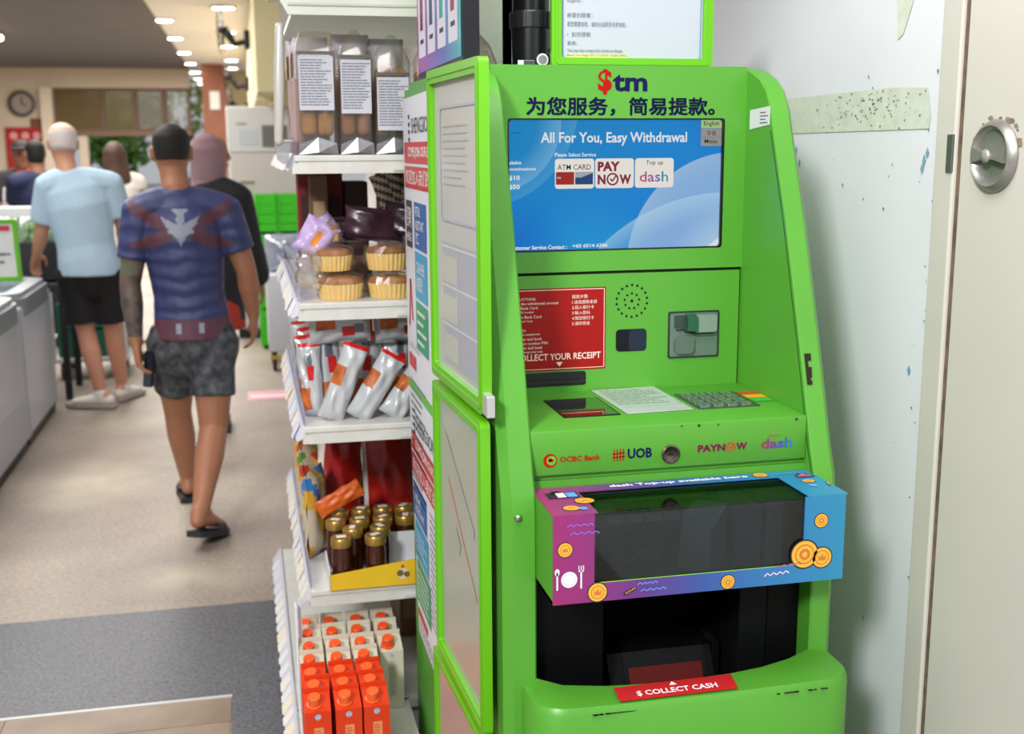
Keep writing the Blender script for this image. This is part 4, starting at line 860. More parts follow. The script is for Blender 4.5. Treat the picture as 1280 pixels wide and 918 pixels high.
# round cakes, second shelf
M_cup = mat('#e7c878', .6, noise=.06, scale=10); M_crumb = mat('#93592a', .8, h2='#b57c42', scale=25, bump=.3); M_wrap = film('#fbf7f2', .09, .1, .04, '#eee6dc')
def cake(loc, rad, h, label, dark=0, lean=0):
    t = local('cake', label, 'cake', loc, 'wrapped sponge cakes', (0, R(lean), 0))
    n = 56; rows = []
    for z, q in ((0, .88), (h*.3, .94), (h*.72, 1.0)): rows.append([((rad*q+(.0018 if i % 2 else -.0018))*math.cos(2*math.pi*i/n), (rad*q+(.0018 if i % 2 else -.0018))*math.sin(2*math.pi*i/n), z) for i in range(n)])
    vs = [p for q in rows for p in q]
    MB().add(vs, [(i*n+j, i*n+(j+1) % n, (i+1)*n+(j+1) % n, (i+1)*n+j) for i in range(2) for j in range(n)]+[tuple(range(n))[::-1]]).build('paper_cup', M_cup, t)
    MB().lathe([(rad*.98, h*.7), (rad*1.02, h*.78), (rad*.9, h*.95), (rad*.55, h*1.02), (rad*.1, h*1.04)], n=32).build('crumb_top', mat('#7a4620', .8, h2='#98622f', scale=25, bump=.3) if dark else M_crumb, t, True)
    r = random.Random(int(loc[0]*1000+loc[2]*77)); k = MB(); rows = []
    for z, q in ((0.0005, 1.0), (h*.25, 1.12), (h*.7, 1.15), (h*1.05, 1.02), (h*1.16, .6), (h*1.2, .2)):
        rows.append([((rad*q+r.uniform(-.004, .005))*math.cos(2*math.pi*i/22), (rad*q+r.uniform(-.004, .005))*math.sin(2*math.pi*i/22), z+(r.uniform(-.003, .003) if z > .01 else 0)) for i in range(22)])
    vs = [p for q in rows for p in q]
    k.add(vs, [(i*22+j, i*22+(j+1) % 22, (i+1)*22+(j+1) % 22, (i+1)*22+j) for i in range(5) for j in range(22)]+[tuple(range(5*22, 6*22))])
    k.build('wrapper', M_wrap, t)
    return t
Z2 = 1.1905
cake((.234, 3.085, Z2), .058, .058, 'wrapped yellow sponge cake at the lower left of the cake shelf')
cake((.366, 3.085, Z2), .058, .056, 'wrapped yellow sponge cake at the lower right beside the poster')
cake((.214, 3.095, Z2+.075), .052, .056, 'wrapped sponge cake stacked on the left sponge cake')
cake((.362, 3.10, Z2+.073), .056, .062, 'browner wrapped cake stacked on the right sponge cake', 1)
cake((.205, 3.115, Z2+.15), .032, .042, 'small wrapped cake topmost of the left cake stack')
MB().slab(Pl((.205, 3.037, Z2+.082), (1, 0, 0), (0, 0, 1)), [(0, 0), (.014, 0), (.014, .035), (0, .035)], 0, .0012).build('label', mat('#4e4d45', .5), bpy.data.objects['cake.002'] if 'cake.002' in bpy.data.objects else None) if 0 else None
for i, (x, y, z, w, h, c, lb, rz) in enumerate(((.335, 3.2, Z2+.14, .17, .09, '#3b2230', 'dark purple wrapped loaf lying behind the right cakes', .2), (.43, 3.2, Z2+.15, .14, .09, '#2f1a24', 'second dark wrapped loaf behind the right cakes', -.3), (.265, 3.25, Z2+.135, .13, .07, '#2a1a26', 'dark wrapped loaf behind the left cake stack', .1), (.275, 3.22, Z2, .12, .1, '#6a5645', 'brown wrapped bun between the two cake stacks', .2))):
    t = local('wrapped_loaf', lb, 'bread', (x, y, z), None, (0, R(8 if i < 2 else 0), rz))
    pillow(w, h, .07, lambda u, v, f: 0, [mat(c, .3, noise=.3, scale=20)], 'wrapper', t, i+20)
for i, (x, y, z, ry) in enumerate(((.150, 3.10, Z2+.115, 30), (.162, 3.18, Z2+.13, 55), (.15, 3.06, Z2+.03, 12), (.155, 3.3, Z2+.05, 20))):
    t = local('wrapped_bun', ('lilac wrapped bun leaning at the aisle edge of the cake shelf', 'lilac and orange wrapped bun lying behind the leaning bun', 'clear wrapped bun at the front left corner of the cake shelf', 'lilac wrapped bun farther along the aisle edge')[i], 'bun', (x, y, z), 'buns along the aisle edge', (0, R(ry), R(20*i)))
    pillow(.09, .1, .05, (lambda u, v, f: 1 if abs(u) < .25 and .3 < v < .7 else 0) if i != 2 else (lambda u, v, f: 0), [mat('#b9a2cf', .25) if i != 2 else film('#f2eee8', .2, .1, .25, '#ded6cc'), mat('#d58a3a', .4)], 'wrapper', t, i+30, wr=.007)
def plain_box(name, label, cat, x0, x1, y0, y1, z0, z1, col, col2=None, group=None):
    t = thing(name, label, cat, ((x0+x1)/2, (y0+y1)/2, z0), group)
    MB().box(x0, x1, y0, y1, z0, z1, .003, 1).build('carton', mat(col, .5, noise=.06, scale=10), t)
    if col2: MB().rect(PF(y0), x0+.01, x1-.01, z0+(z1-z0)*.3, z0+(z1-z0)*.75, .001).build('panel_print', mat(col2, .5), t)
plain_box('box', 'tall brown box at the back of the cake shelf', 'box', .19, .245, 3.62, 3.7, Z2, Z2+.31, '#6d5140', '#b59a78')
plain_box('box', 'red topped dark box at the back of the cake shelf', 'box', .16, .30, 3.74, 3.86, Z2, Z2+.33, '#7b1412', '#3c1a16')
plain_box('box', 'dark brown box in the middle back of the cake shelf', 'box', .30, .37, 3.65, 3.8, Z2, Z2+.29, '#2a1712', '#4a2a1e')
plain_box('box', 'orange red box at the right back of the cake shelf', 'box', .40, .50, 3.6, 3.7, Z2, Z2+.32, '#a5361c', '#c9805a')
for i, x in enumerate((.405, .455)):
    t = local('bottle', 'white capped bottle standing behind the dark loaves, %s' % ('the left of two' if i == 0 else 'the right of two'), 'bottle', (x, 3.45, Z2))
    MB().lathe([(.024, 0), (.026, .02), (.026, .16), (.012, .2), (.012, .22)], n=20).build('body', mat('#d8d2c8', .3), t, 'auto'); MB().lathe([(.014, .215), (.014, .245), (.012, .247)], n=16).build('cap', mat('#e9e2cf', .4), t, 'auto')
for i, (x, z, h) in enumerate(((.43, Z2+.23, .1), (.48, Z2+.235, .11))):
    t = local('snack_pouch', ('crumpled brown and white pouch high at the back of the cake shelf', 'crumpled pale pouch beside the brown and white pouch')[i], 'pouch', (x, 3.44-.02*i, z-.0), None, (0, R(-20+50*i), 0))
    pillow(.09, h, .04, lambda u, v, f: int((u*3+v*7) % 2), [mat('#d6cfc6', .4), mat('#6a4a35', .5)], 'wrapper', t, i+50)
# snack bags, third shelf
M_sil = mat('#bfc3c8', .25, .15, noise=.05, scale=12); M_rd = mat('#c5201e', .4); M_or = mat('#c9692a', .5, h2='#8e4518', scale=25); M_yl = mat('#d8a72a', .5)
SM = [M_sil, M_rd, M_or, M_yl, mat('#6f7680', .4, .3)]
def pat1(u, v, f):
    if v > .93: return 1
    if f and u < -.25 and .45 < v < .72: return 2
    return 0
def pat2(u, v, f):
    if v > .95: return 1
    if f and abs(u-.3) < .28 and .5 < v < .68: return 1
    if f and u < .1 and .12 < v < .42: return 2
    if f and -.1 < u < .5 and .72 < v < .86: return 4
    return 0
Z3 = .8645
def sbag(label, x, y, z, w, h, t_, rot, fn, seed):
    t = local('snack_bag', label, 'snack', (x, y, z), 'white snack bags', tuple(R(a) for a in rot)); pillow(w, h, t_, fn, SM, 'wrapper', t, seed, nx=14, ny=20); return t
sbag('plump white snack bag leaning right, leftmost at the shelf front', .192, 3.065, Z3+.003, .068, .215, .05, (0, 22, 5), pat1, 1)
sbag('plump white snack bag leaning right with a red tip, in the middle', .265, 3.065, Z3+.003, .07, .20, .052, (0, 32, 0), pat1, 2)
sbag('short white snack bag leaning against the poster side', .352, 3.065, Z3+.003, .07, .17, .052, (0, 36, 0), pat1, 3)
sbag('upright white snack bag with red square and orange picture', .205, 3.16, Z3, .085, .225, .06, (-6, -4, 10), pat2, 4)
sbag('dull grey snack bag upright at the aisle corner', .155, 3.13, Z3, .06, .20, .05, (-3, -4, -25), pat2, 5)
sbag('snack bag standing behind the middle leaning bag', .285, 3.19, Z3, .085, .22, .06, (-6, 5, -8), pat2, 6)
sbag('snack bag standing farther right behind the leaning bags', .375, 3.19, Z3, .085, .22, .06, (-6, 6, 12), pat2, 7)
sbag('snack bag lying across the top of the upright bags at left', .15, 3.13, 1.108, .09, .17, .05, (0, 88, 0), pat2, 8)
sbag('snack bag lying across the top of the upright bags at right', .325, 3.15, 1.10, .09, .16, .05, (0, 86, 0), pat2, 9)
for i in range(5): sbag(('first', 'second', 'third', 'fourth', 'fifth')[i]+' snack bag from the near end along the aisle edge', .165+.01*(i % 2), 3.3+i*.15, Z3, .085, .2, .06, (-3, -3, 30+i*7), pat2, 10+i)
# red pouches, jars and tray on the fourth shelf
Z4 = .4125
RM = [mat('#98110d', .3, noise=.2, scale=15), mat('#d9d0c8', .4), mat('#d4601a', .4), mat('#7c0f0c', .35)]
def rpat(u, v, f): return 1 if u < -.72 else (3 if (.3 < v < .5 and u > .1) else 0)
for i, (x, y, w, h, rot, lb) in enumerate(((.222, 3.42, .145, .36, (-8, 6, 8), 'big red pouch with a white edge behind the honey jars'), (.388, 3.43, .15, .37, (-6, -3, -8), 'big dark red pouch behind the jars, nearer the poster'), (.27, 3.66, .13, .35, (-4, 0, 10), 'red pouch standing in the second row at left'), (.43, 3.62, .14, .36, (-4, 0, 0), 'red pouch standing in the second row at right'))):
    t = local('red_pouch', lb, 'pouch', (x, y, Z4), 'red pouches', tuple(R(a) for a in rot)); pillow(w, h, .07, rpat, RM, 'wrapper', t, 60+i, taper=.12, wr=.006)
t = local('orange_pouch', 'orange packet slanting above the left jars', 'pouch', (.158, 3.22, .565), None, (0, R(62), 0)); pillow(.05, .14, .02, lambda u, v, f: 0, [RM[2]], 'wrapper', t, 70)
for i in range(5):
    t = local('snack_bag', ('first', 'second', 'third', 'fourth', 'fifth')[i]+' colourful bag along the aisle edge beside the red pouches', 'snack', (.155, 3.3+.15*i, Z4), 'colourful bags along the aisle edge', (0, 0, R(65)))
    pillow(.12, .26, .05, lambda u, v, f: int(abs(u*2+v*5)) % 3, [mat('#cdbfa8', .4), mat('#d9a83a', .4), mat(('#3f7fc0', '#c23a2a', '#5f8f3a', '#b8542a', '#3f7fc0')[i], .4)], 'wrapper', t, 80+i)
M_gold = mat('#b3924a', .3, .7); M_jar = mat('#3a140a', .12, coat=.5)
jar0 = local('honey_jar', 'dark jar with gold lid and white sticker', 'jar', (0, 0, 0), 'gold lidded jars')
MB().lathe([(.024, 0), (.027, .004), (.027, .095), (.023, .108), (.023, .113)], n=24).build('glass', M_jar, jar0, 'auto')
MB().lathe([(.0275, .108), (.0285, .112), (.0285, .131), (.0265, .134), (.023, .1345)], n=28).build('lid', M_gold, jar0, 'auto')
MB().box(-.013, .013, -.007, .009, .1345, .1354).build('price_sticker', mat('#e2e2e0', .5), jar0)
jl = [('left', 'right'), ('second left', 'second right')]
jp = [(.208, 3.025), (.300, 3.025), (.246, 3.10), (.322, 3.10), (.205, 3.18), (.272, 3.18), (.338, 3.18), (.402, 3.18), (.222, 3.27), (.285, 3.27), (.348, 3.27), (.410, 3.27)]
jn = ['gold lidded dark jar in the tray, front row left', 'gold lidded dark jar in the tray, front row right', 'gold lidded jar in the second row behind the front left jar', 'gold lidded jar in the second row behind the front right jar']+['gold lidded jar in the third row, %s of four' % w for w in ('leftmost', 'second', 'third', 'rightmost')]+['gold lidded jar in the last row, %s of four' % w for w in ('leftmost', 'second', 'third', 'rightmost')]
for i, ((x, y), n_) in enumerate(zip(jp, jn)):
    if i == 0: jar0.location = (x, y, Z4+.003); jar0['label'] = n_
    else: dup(jar0, (x, y, Z4+.003), (0, 0, R(37*i)), n_)
ty = thing('display_tray', 'yellow cardboard tray holding the front jars at the shelf edge', 'tray', (.3, 3.1, Z4))
MB().add([(.172, 2.987, Z4), (.46, 2.987, Z4), (.46, 2.987, Z4+.078), (.172, 2.987, Z4+.043), (.172, 2.990, Z4), (.46, 2.990, Z4), (.46, 2.990, Z4+.078), (.172, 2.990, Z4+.043)], [(0, 1, 2, 3), (7, 6, 5, 4), (0, 4, 5, 1), (1, 5, 6, 2), (2, 6, 7, 3), (3, 7, 4, 0)]).build('front_flap', mat('#d9b21f', .5, noise=.04), ty)
MB().box(.170, .173, 2.987, 3.14, Z4, Z4+.06).build('side_flap', mat('#d9d9d2', .5), ty)
MB().box(.172, .46, 2.99, 3.14, Z4+.0002, Z4+.002).build('bottom', mat('#d9d9d2', .5), ty)
MB().box(.345, .46, 3.139, 3.142, Z4, Z4+.1).build('back_flap', mat('#c9ccd2', .5), ty)
k = MB(); P = PF(2.987)
k.m(0).disc(P, .368, Z4+.032, .016, .0008, 16).m(1).disc(P, .361, Z4+.034, .010, .0012, 7).disc(P, .379, Z4+.030, .009, .0012, 6).m(2).disc(P, .368, Z4+.053, .005, .001, 8)
k.build('crest_print', [mat('#cfc6a0', .5), mat('#6a5636', .5), mat('#b8402a', .5)], ty)
# drink cartons on the base deck
def carton(loc, body, label):
    t = local('drink_carton', label, 'carton', loc, 'drink cartons')
    w = .031
    k = MB().add([(-w, -w, 0), (w, -w, 0), (w, w, 0), (-w, w, 0), (-w, -w, .165), (w, -w, .165), (w, w, .19), (-w, w, .19)], [(3, 2, 1, 0), (4, 5, 6, 7), (0, 1, 5, 4), (1, 2, 6, 5), (2, 3, 7, 6), (3, 0, 4, 7)])
    k.box(-w, w, w-.004, w, .19, .2).build('body', body[0], t)
    T = Matrix.Translation((-.007, -.008, .171)) @ Matrix.Rotation(R(14), 4, 'X')
    MB().lathe([(.0175, 0), (.0185, .002), (.0185, .006), (.0155, .007), (.0155, .027), (.014, .029)], n=20, T=T).build('cap', body[1], t, 'auto')
    P = Pl((0, -w, 0), (1, 0, 0), (0, 0, 1))
    MB().disc(P, .0, .152, .0072, .0006, 16).build('seal_print', mat('#d5d6e2', .5), t)
    MB().ring(P, *[[(q*math.cos(2*math.pi*i/14), .152+q*math.sin(2*math.pi*i/14)) for i in range(14)] for q in (.006, .0048)], .0007, .001).rect(P, -.0012, .0012, .149, .1555, .0010).build('seal_mark', mat('#4a5a9a', .5), t)
    MB().rect(P, -.010, .012, .035, .125, .0006).build('text_panel', body[2], t)
    MB().dashes(P, -.008, .010, .04, .12, 12, 3, .4, .001, .4).build('print', body[3], t)['kind'] = 'stuff'
    return t
BO = (mat('#d63a12', .35, noise=.04, scale=4), mat('#f0632a', .35), mat('#e08a5a', .5), mat('#c9481c', .5))
BW = (mat('#cbc6b2', .4, noise=.04, scale=4), mat('#ee5420', .35), mat('#b9b3a0', .5), mat('#8a8574', .5))
rows = ((2.625, BO, 'orange', 'front'), (2.695, BO, 'orange', 'second'), (2.765, BO, 'orange', 'third'), (2.845, BW, 'cream', 'fourth'), (2.925, BW, 'cream', 'fifth'), (3.01, BW, 'cream', 'sixth'), (3.08, BW, 'cream', 'last'))
cp = {}
for y, b_, cn, rn in rows:
    for i, (x, px) in enumerate(((.112, 'left'), (.180, 'middle'), (.248, 'right'), (.318, 'far right'))):
        if px == 'far right' and cn == 'orange': continue
        if px == 'far right' and rn not in ('fifth', 'last', 'sixth'): continue
        lb = '%s drink carton with orange cap, %s row %s' % (cn, rn, px)
        loc = (x+random.Random(int(y*1000)+i).uniform(-.003, .003), y, .1005)
        if cn not in cp: cp[cn] = carton(loc, b_, lb)
        else: dup(cp[cn], loc, (0, 0, R(random.Random(i+int(y*100)).uniform(-3, 3))), lb)
plain_box('box', 'brown carton at the back of the lowest shelf', 'box', .40, .52, 3.35, 3.6, .1005, .3, '#6d4c30', '#8a6a4a')

# ------------------------------------------------------------------ freezers and goods along the aisle
def freezer(label, x0, x1, y0, y1, low):
    t = thing('chest_freezer', label, 'freezer', ((x0+x1)/2, (y0+y1)/2, 0))
    MB().box(x0, x1, y0, y1, .05, .76, .02, 3).build('body', mat('#c3c8d3', .3, noise=.03, scale=2), t, 'auto')
    MB().box(x0+.03, x1-.012, y0+.01, y1-.01, 0, .05).build('plinth', M_black, t)
    MB().ring(Pl((x0, y0, .70), (1, 0, 0), (0, 1, 0)), rr(-.012, x1-x0+.012, -.006, y1-y0+.006, .14, 6), rr(.07, x1-x0-.07, .07, y1-y0-.07, .1, 6), 0, .10).build('bumper_rail', mat('#80868c', .45), t, 'auto')
    MB().ring(Pl((x0, y0, .80), (1, 0, 0), (0, 1, 0)), rr(.008, x1-x0-.008, .012, y1-y0-.012, .13, 6), rr(.09, x1-x0-.09, .09, y1-y0-.09, .08, 6), 0, .028).build('top_rail', mat('#a3a8ad', .35), t, 'auto')
    MB().box(x0+.07, x1-.07, y0+.07, y1-.07, .80, .808).build('lid', film('#e8f0f4', .08, .05, .15, '#c8d4da'), t)
    if low: MB().box(x1-.003, x1+.004, y0+.03, y1-.03, .06, .30, .002).build('lower_panel', mat('#aeb2bd', .35), t)
    for y in (y0+.004, y1-.03): MB().box(x1-.004, x1+.003, y, y+.026, .055, .755, .001).build('corner_post', mat('#b6bcc8', .3), t)
freezer('white chest freezer with grey rail at the left edge, the nearer one', -2.15, -1.2, 4.45, 6.53, True)
freezer('white chest freezer with rounded grey rail end beside the old man', -2.15, -1.2, 6.55, 7.5, False)
PG = Pl((-1.46, 6.28, .93), (1, 0, 0), (0, -.15, 1))
t = sign_holder('sign_holder', 'lime framed price sign standing on the chest freezer at the left edge', PG, .335, .32, .022, .012, loc=(-1.3, 6.25, .83))
PG2 = Pl((-1.46, 6.275, .93), (1, 0, 0), (0, -.15, 1))
MB().dashes(PG2, .04, .29, .04, .24, 5, 3, .25, -.004, .3).build('print', M_ink, t)['kind'] = 'stuff'
MB().rect(PG2, .2, .3, .26, .285, -.004).build('print_band', M_pr, t)
MB().box(-1.31, -1.27, 6.26, 6.30, .809, .95).build('stand', M_grey, t)
# produce stand beyond the freezer
t = thing('produce_stand', 'dark table behind the freezer carrying bagged greens', 'table', (-1.55, 8.05, 0))
MB().box(-2.1, -1.12, 7.75, 8.3, .70, .76, .01).build('table_top', mat('#2c2e33', .5), t)
for x in (-2.06, -1.17):
    for y in (7.79, 8.25): MB().box(x-.02, x+.02, y-.02, y+.02, 0, .70).build('leg', M_dark, t)
t = thing('crate', 'black plastic crate holding bagged greens behind the freezer', 'crate', (-1.38, 7.98, .76))
MB().ring(Pl((-1.64, 7.8, .762), (1, 0, 0), (0, 1, 0)), rr(0, .5, 0, .4, .03), rr(.02, .48, .02, .38, .02), 0, .25).box(-1.64, -1.14, 7.8, 8.2, .762, .775).build('shell', mat('#22242a', .5), t)
r = random.Random(31); greens = []
for i in range(6):
    x, y, z = -1.53+.13*(i % 3), 7.9+.18*(i//3), .80
    nm = ('left', 'middle', 'right')[i % 3]+(' front' if i < 3 else ' back')
    t = local('bagged_greens', 'bag of leafy greens in the black crate, '+nm, 'vegetables', (x, y, z), 'bagged greens in the black crate', (0, 0, r.uniform(-.4, .4)))
    k = MB(); q = random.Random(i)
    for _ in range(60):
        a = q.uniform(0, 6.28); z1 = q.uniform(.08, .32); rd = q.uniform(.01, .06); c = Vector((rd*math.cos(a), rd*math.sin(a), z1)); u = Vector((q.gauss(0, 1), q.gauss(0, 1), q.gauss(0, 1))).normalized()*.03; w = u.orthogonal().normalized()*.018
        k.add([c-u, c+w, c+u, c-w], [(0, 1, 2, 3)])
    k.build('leaves', mat('#6f9a5e', .6, h2='#a9c28f', scale=9), t)['kind'] = 'stuff'
    pillow(.108, .36, .11, lambda u, v, f: 0, [film('#eaf4ea', .2, .12, .22, '#b9d4bd')], 'bag', t, i+100, wr=.008)
t = thing('foam_box', 'white foam box on the table behind the bagged greens', 'box', (-1.6, 8.24, .76))
MB().box(-2.05, -1.13, 8.21, 8.29, .762, 1.22, .01).build('body', mat('#e6e6ea', .6), t)
# trolley with teal crates behind the old man
t = thing('trolley', 'low white framed trolley on castors behind the old man', 'trolley', (-1.12, 8.7, 0))
MB().box(-1.36, -.86, 8.45, 9.0, .12, .15, .008).build('deck', mat('#c9ccd0', .4), t)
for x in (-1.35, -.87): MB().tube([(x, 8.47, .15, .012), (x, 8.47, .74, .012)], 8).build('post', mat('#dcdde0', .35), t, True)
MB().tube([(-1.35, 8.47, .74, .012), (-.87, 8.47, .74, .012)], 8).build('handle', mat('#dcdde0', .35), t, True)
for x in (-1.3, -.92):
    for y in (8.5, 8.94): MB().lathe([(.03, -.014), (.055, -.012), (.055, .012), (.03, .014)], (x, y, .055), 18, 'x').box(x-.02, x+.02, y-.012, y+.012, .05, .12).build('castor', mat('#4a3a2e', .5), t, 'auto')
def slat_crate(name, label, x0, x1, y0, y1, z0, z1, colr, group):
    t = thing(name, label, 'crate', ((x0+x1)/2, (y0+y1)/2, z0), group); m = mat(colr, .4)
    MB().box(x0, x1, y0, y1, z0, z0+.012).build('bottom', m, t)
    n = 4; h = (z1-z0)/n
    for i in range(n):
        z = z0+i*h; MB().ring(Pl((x0, y0, z), (1, 0, 0), (0, 1, 0)), rr(0, x1-x0, 0, y1-y0, .015, 2), rr(.012, x1-x0-.012, .012, y1-y0-.012, .01, 2), 0, h*.93).build('slat', m, t)
    for x in (x0+.003, x1-.003):
        for y in (y0-.001, y1+.001): MB().box(x-.012, x+.012, y-.006, y+.006, z0, z1).build('corner_post', m, t)
slat_crate('crate', 'teal slatted crate on the trolley, lower one', -1.32, -.90, 8.52, 8.92, .152, .34, '#1d6a58', 'teal crates on the trolley')
slat_crate('crate', 'teal slatted crate on the trolley, upper one', -1.32, -.90, 8.52, 8.92, .342, .53, '#1d6a58', 'teal crates on the trolley')
for i, (x, z) in enumerate(((-1.28, .56), (-1.0, .56))):
    t = local('net_sack', ('yellow green net sack on the teal crates, left', 'dark green net sack on the teal crates, right')[i], 'sack', (x+.08, 8.7, .532)); pillow(.22, .2, .2, lambda u, v, f: 0, [mat(('#b5b83a', '#2f5a44')[i], .7, noise=.3, scale=30)], 'wrapper', t, 140+i)
# tall beige chiller, crates and ice cart
t = thing('chiller', 'tall beige upright chiller with a dark vent grille behind the shelves', 'fridge', (.2, 10.3, 0))
MB().box(-.13, .52, 10.0, 10.7, .08, 1.93, .012).build('body', mat('#c9c5c2', .45, noise=.02), t, 'auto')
MB().box(-.11, .5, 10.02, 10.68, 0, .08).build('plinth', M_dark, t)
MB().box(-.12, .51, 9.985, 10.001, 1.56, 1.92, .004).build('top_panel', mat('#d3d3d2', .4), t)
vb = MB().box(.155, .36, 9.98, 9.986, 1.60, 1.775).build('vent_frame', mat('#54534f', .5), t)
for i in range(6): MB().box(.16, .355, 9.974, 9.981, 1.608+i*.028, 1.622+i*.028).build('slat', mat('#8c8a85', .5), vb)
MB().box(-.112, .505, 9.985, 10.001, .1, 1.55, .005).build('door', mat('#cfc6c4', .4), t)
MB().box(-.04, .07, 9.97, 9.986, 1.31, 1.325, .003).build('handle', mat('#8f836a', .4), t)
MB().m(0).box(-.05, .03, 9.981, 9.986, 1.78, 1.8).m(1).box(-.03, .12, 9.981, 9.986, 1.62, 1.74).build('sticker', [mat('#a9a9a4', .5), mat('#c3c8cd', .5)], t)
for c in range(2):
    for i in range(4):
        x0 = .075+c*.165
        slat_crate('crate', 'lime green plastic crate by the chiller, %s column, %s' % (('left', 'right')[c], ('lowest', 'second up', 'third up', 'topmost')[i]), x0, x0+.155, 9.42, 9.78, .02+i*.303, .32+i*.303, '#3fc81e', 'lime crates by the chiller')
t = thing('ice_cart', 'white wheeled cart with a clear wrapped load at the shelf end', 'cart', (.24, 8.7, 0))
MB().box(.115, .42, 8.42, 9.0, .14, .70, .015).build('body', mat('#cdd1da', .35), t, 'auto')
for x in (.15, .38):
    for y in (8.46, 8.96): MB().lathe([(.03, -.015), (.06, -.013), (.06, .013), (.03, .015)], (x, y, .06), 18, 'x').box(x-.02, x+.02, y-.015, y+.015, .05, .14).build('castor', M_dark, t, 'auto')
MB().box(.12, .24, 8.41, 8.425, .09, .115).build('rope_bracket', mat('#b59a3a', .5), t)
t2 = local('ice_bag', 'clear bulging wrapped bag on the white cart', 'bag', (.255, 8.7, .701)); pillow(.28, .27, .36, lambda u, v, f: int(abs(math.sin(u*5+v*9))*1.6) , [film('#e6e9f5', .3, .12, .55, '#c9cede'), film('#d6dcf0', .3, .12, .7, '#aab3d6')], 'wrapper', t2, 150, wr=.012)
t = thing('floor_sticker', 'pink and white floor sticker on the aisle near the shelves', 'sticker', (.1, 7.6, 0))
MB().m(0).rect(PT(0), -.05, .26, 7.44, 7.73, .002).m(1).rect(PT(0), -.03, .24, 7.52, 7.6, .003).build('sheet', [mat('#d99aa6', .5), mat('#e8d6da', .5)], t)
# far left: clock, banner, small box
t = thing('wall_clock', 'round dark rimmed wall clock on the cream back wall', 'clock', (-3.88, BY, 2.42))
MB().lathe([(.23, 0), (.24, -.05), (.18, -.06), (.17, -.03)], (-3.88, BY, 2.42), 28, 'y').build('rim', mat('#5a5450', .5), t, 'auto'); MB().lathe([(.175, -.02), (.17, -.035)], (-3.88, BY, 2.42), 28, 'y').build('face', mat('#a59a92', .5), t)
MB().line(PF(BY-.036), [(-3.88, 2.42), (-3.88, 2.55)], .02, .002).line(PF(BY-.036), [(-3.88, 2.42), (-3.8, 2.38)], .02, .002).build('hands', M_dark, t)
t = thing('brown_sign', 'small brown board on the back wall below the clock', 'sign', (-3.68, BY, 2.05)); MB().box(-3.76, -3.58, BY-.03, BY, 1.98, 2.16).build('board', mat('#7a4f33', .6), t)
t = thing('red_banner', 'red wall banner with pale pictures behind the stall staff', 'banner', (-3.85, BY, 1.2))
MB().box(-4.2, -3.58, BY-.04, BY-.01, 1.15, 2.0).build('panel', mat('#b3181c', .5), t)
k = MB()
for i in range(3): k.disc(PF(BY-.04), -4.06+i*.2, 1.85, .07, .002, 12)
k.build('print', mat('#e0a8a4', .5), t)
t = thing('light_box', 'glowing white sign box at the far left wall', 'sign', (-4.2, 20, 2.1)); MB().box(-4.5, -3.9, 19.9, 20.0, 1.95, 2.75).build('case', M_white, t); MB().box(-4.48, -3.92, 19.88, 19.9, 1.97, 2.73).build('face', mat('#ffffff', .5, emit=1.2), t)
# ------------------------------------------------------------------ people
def L3(a, b, t): return tuple(a[i]+(b[i]-a[i])*t for i in range(3))
def facing(yaw): return Vector((-math.sin(yaw), math.cos(yaw), 0)), Vector((math.cos(yaw), math.sin(yaw), 0))
HEADR = [(-.118, .028, .03, .05), (-.10, .046, .05, .036), (-.065, .058, .07, .02), (-.03, .068, .085, .008), (.02, .075, .096, -.002), (.06, .073, .095, -.006), (.09, .058, .076, -.008), (.108, .036, .046, -.008)]
def head_tube(k, c, yaw, s=1, grow=0, zmin=-1, back=0, zadd=0):
    f, r_ = facing(yaw); pts = []
    for z, rx, ry, o in HEADR:
        if z < zmin: continue
        p = Vector(c)+f*((o-back)*s); pts.append((p.x, p.y, p.z+z*s+zadd, (rx+grow)*s, (ry+grow)*s))
    return k.tube(pts, 18, ref=r_, ck=.3)
def hand(k, wr, d, n, side, s=1, curl=.35):
    """palm, four fingers of their own lengths and a thumb leaving the side of the palm; n = palm normal, side = thumb side"""
    d = Vector(d).normalized(); n = Vector(n); n = (n-d*n.dot(d)).normalized(); sd = d.cross(n)
    if sd.dot(Vector(side)) < 0: sd = -sd
    w = Vector(wr)
    def tb(ps, rs): k.tube([(*p, r) for p, r in zip(ps, rs)], 7)
    k.tube([(*(w-d*.01), .026*s, .022*s), (*(w+d*.035*s), .036*s, .018*s), (*(w+d*.075*s), .040*s, .016*s), (*(w+d*.09*s), .038*s, .014*s)], 12, ref=sd)
    for i, (o, l) in enumerate(((.030, .072), (.010, .082), (-.010, .076), (-.029, .06))):
        p = w+d*.088*s+sd*o*s; a = curl*.5; ps = [p-d*.01]; dd = d.copy()
        for q, seg in enumerate((.42, .32, .26)):
            dd = (Matrix.Rotation(curl*(.7+.3*q)+i*.05, 3, n.cross(d)) @ dd) if 0 else (dd+n*(curl*(.6+.4*q)+i*.03)).normalized()
            p = p+dd*l*s*seg; ps.append(p.copy())
        tb(ps, (.0098*s, .0095*s, .0088*s, .0078*s))
    p = w+d*.02*s+sd*.024*s; q = p+(d*.6+sd*.7+n*.25).normalized()*.04*s; e = q+(d+sd*.25+n*.35).normalized()*.032*s; g = e+(d+n*.4).normalized()*.024*s
    tb([p, q, e, g], (.0145*s, .0125*s, .0108*s, .0088*s))
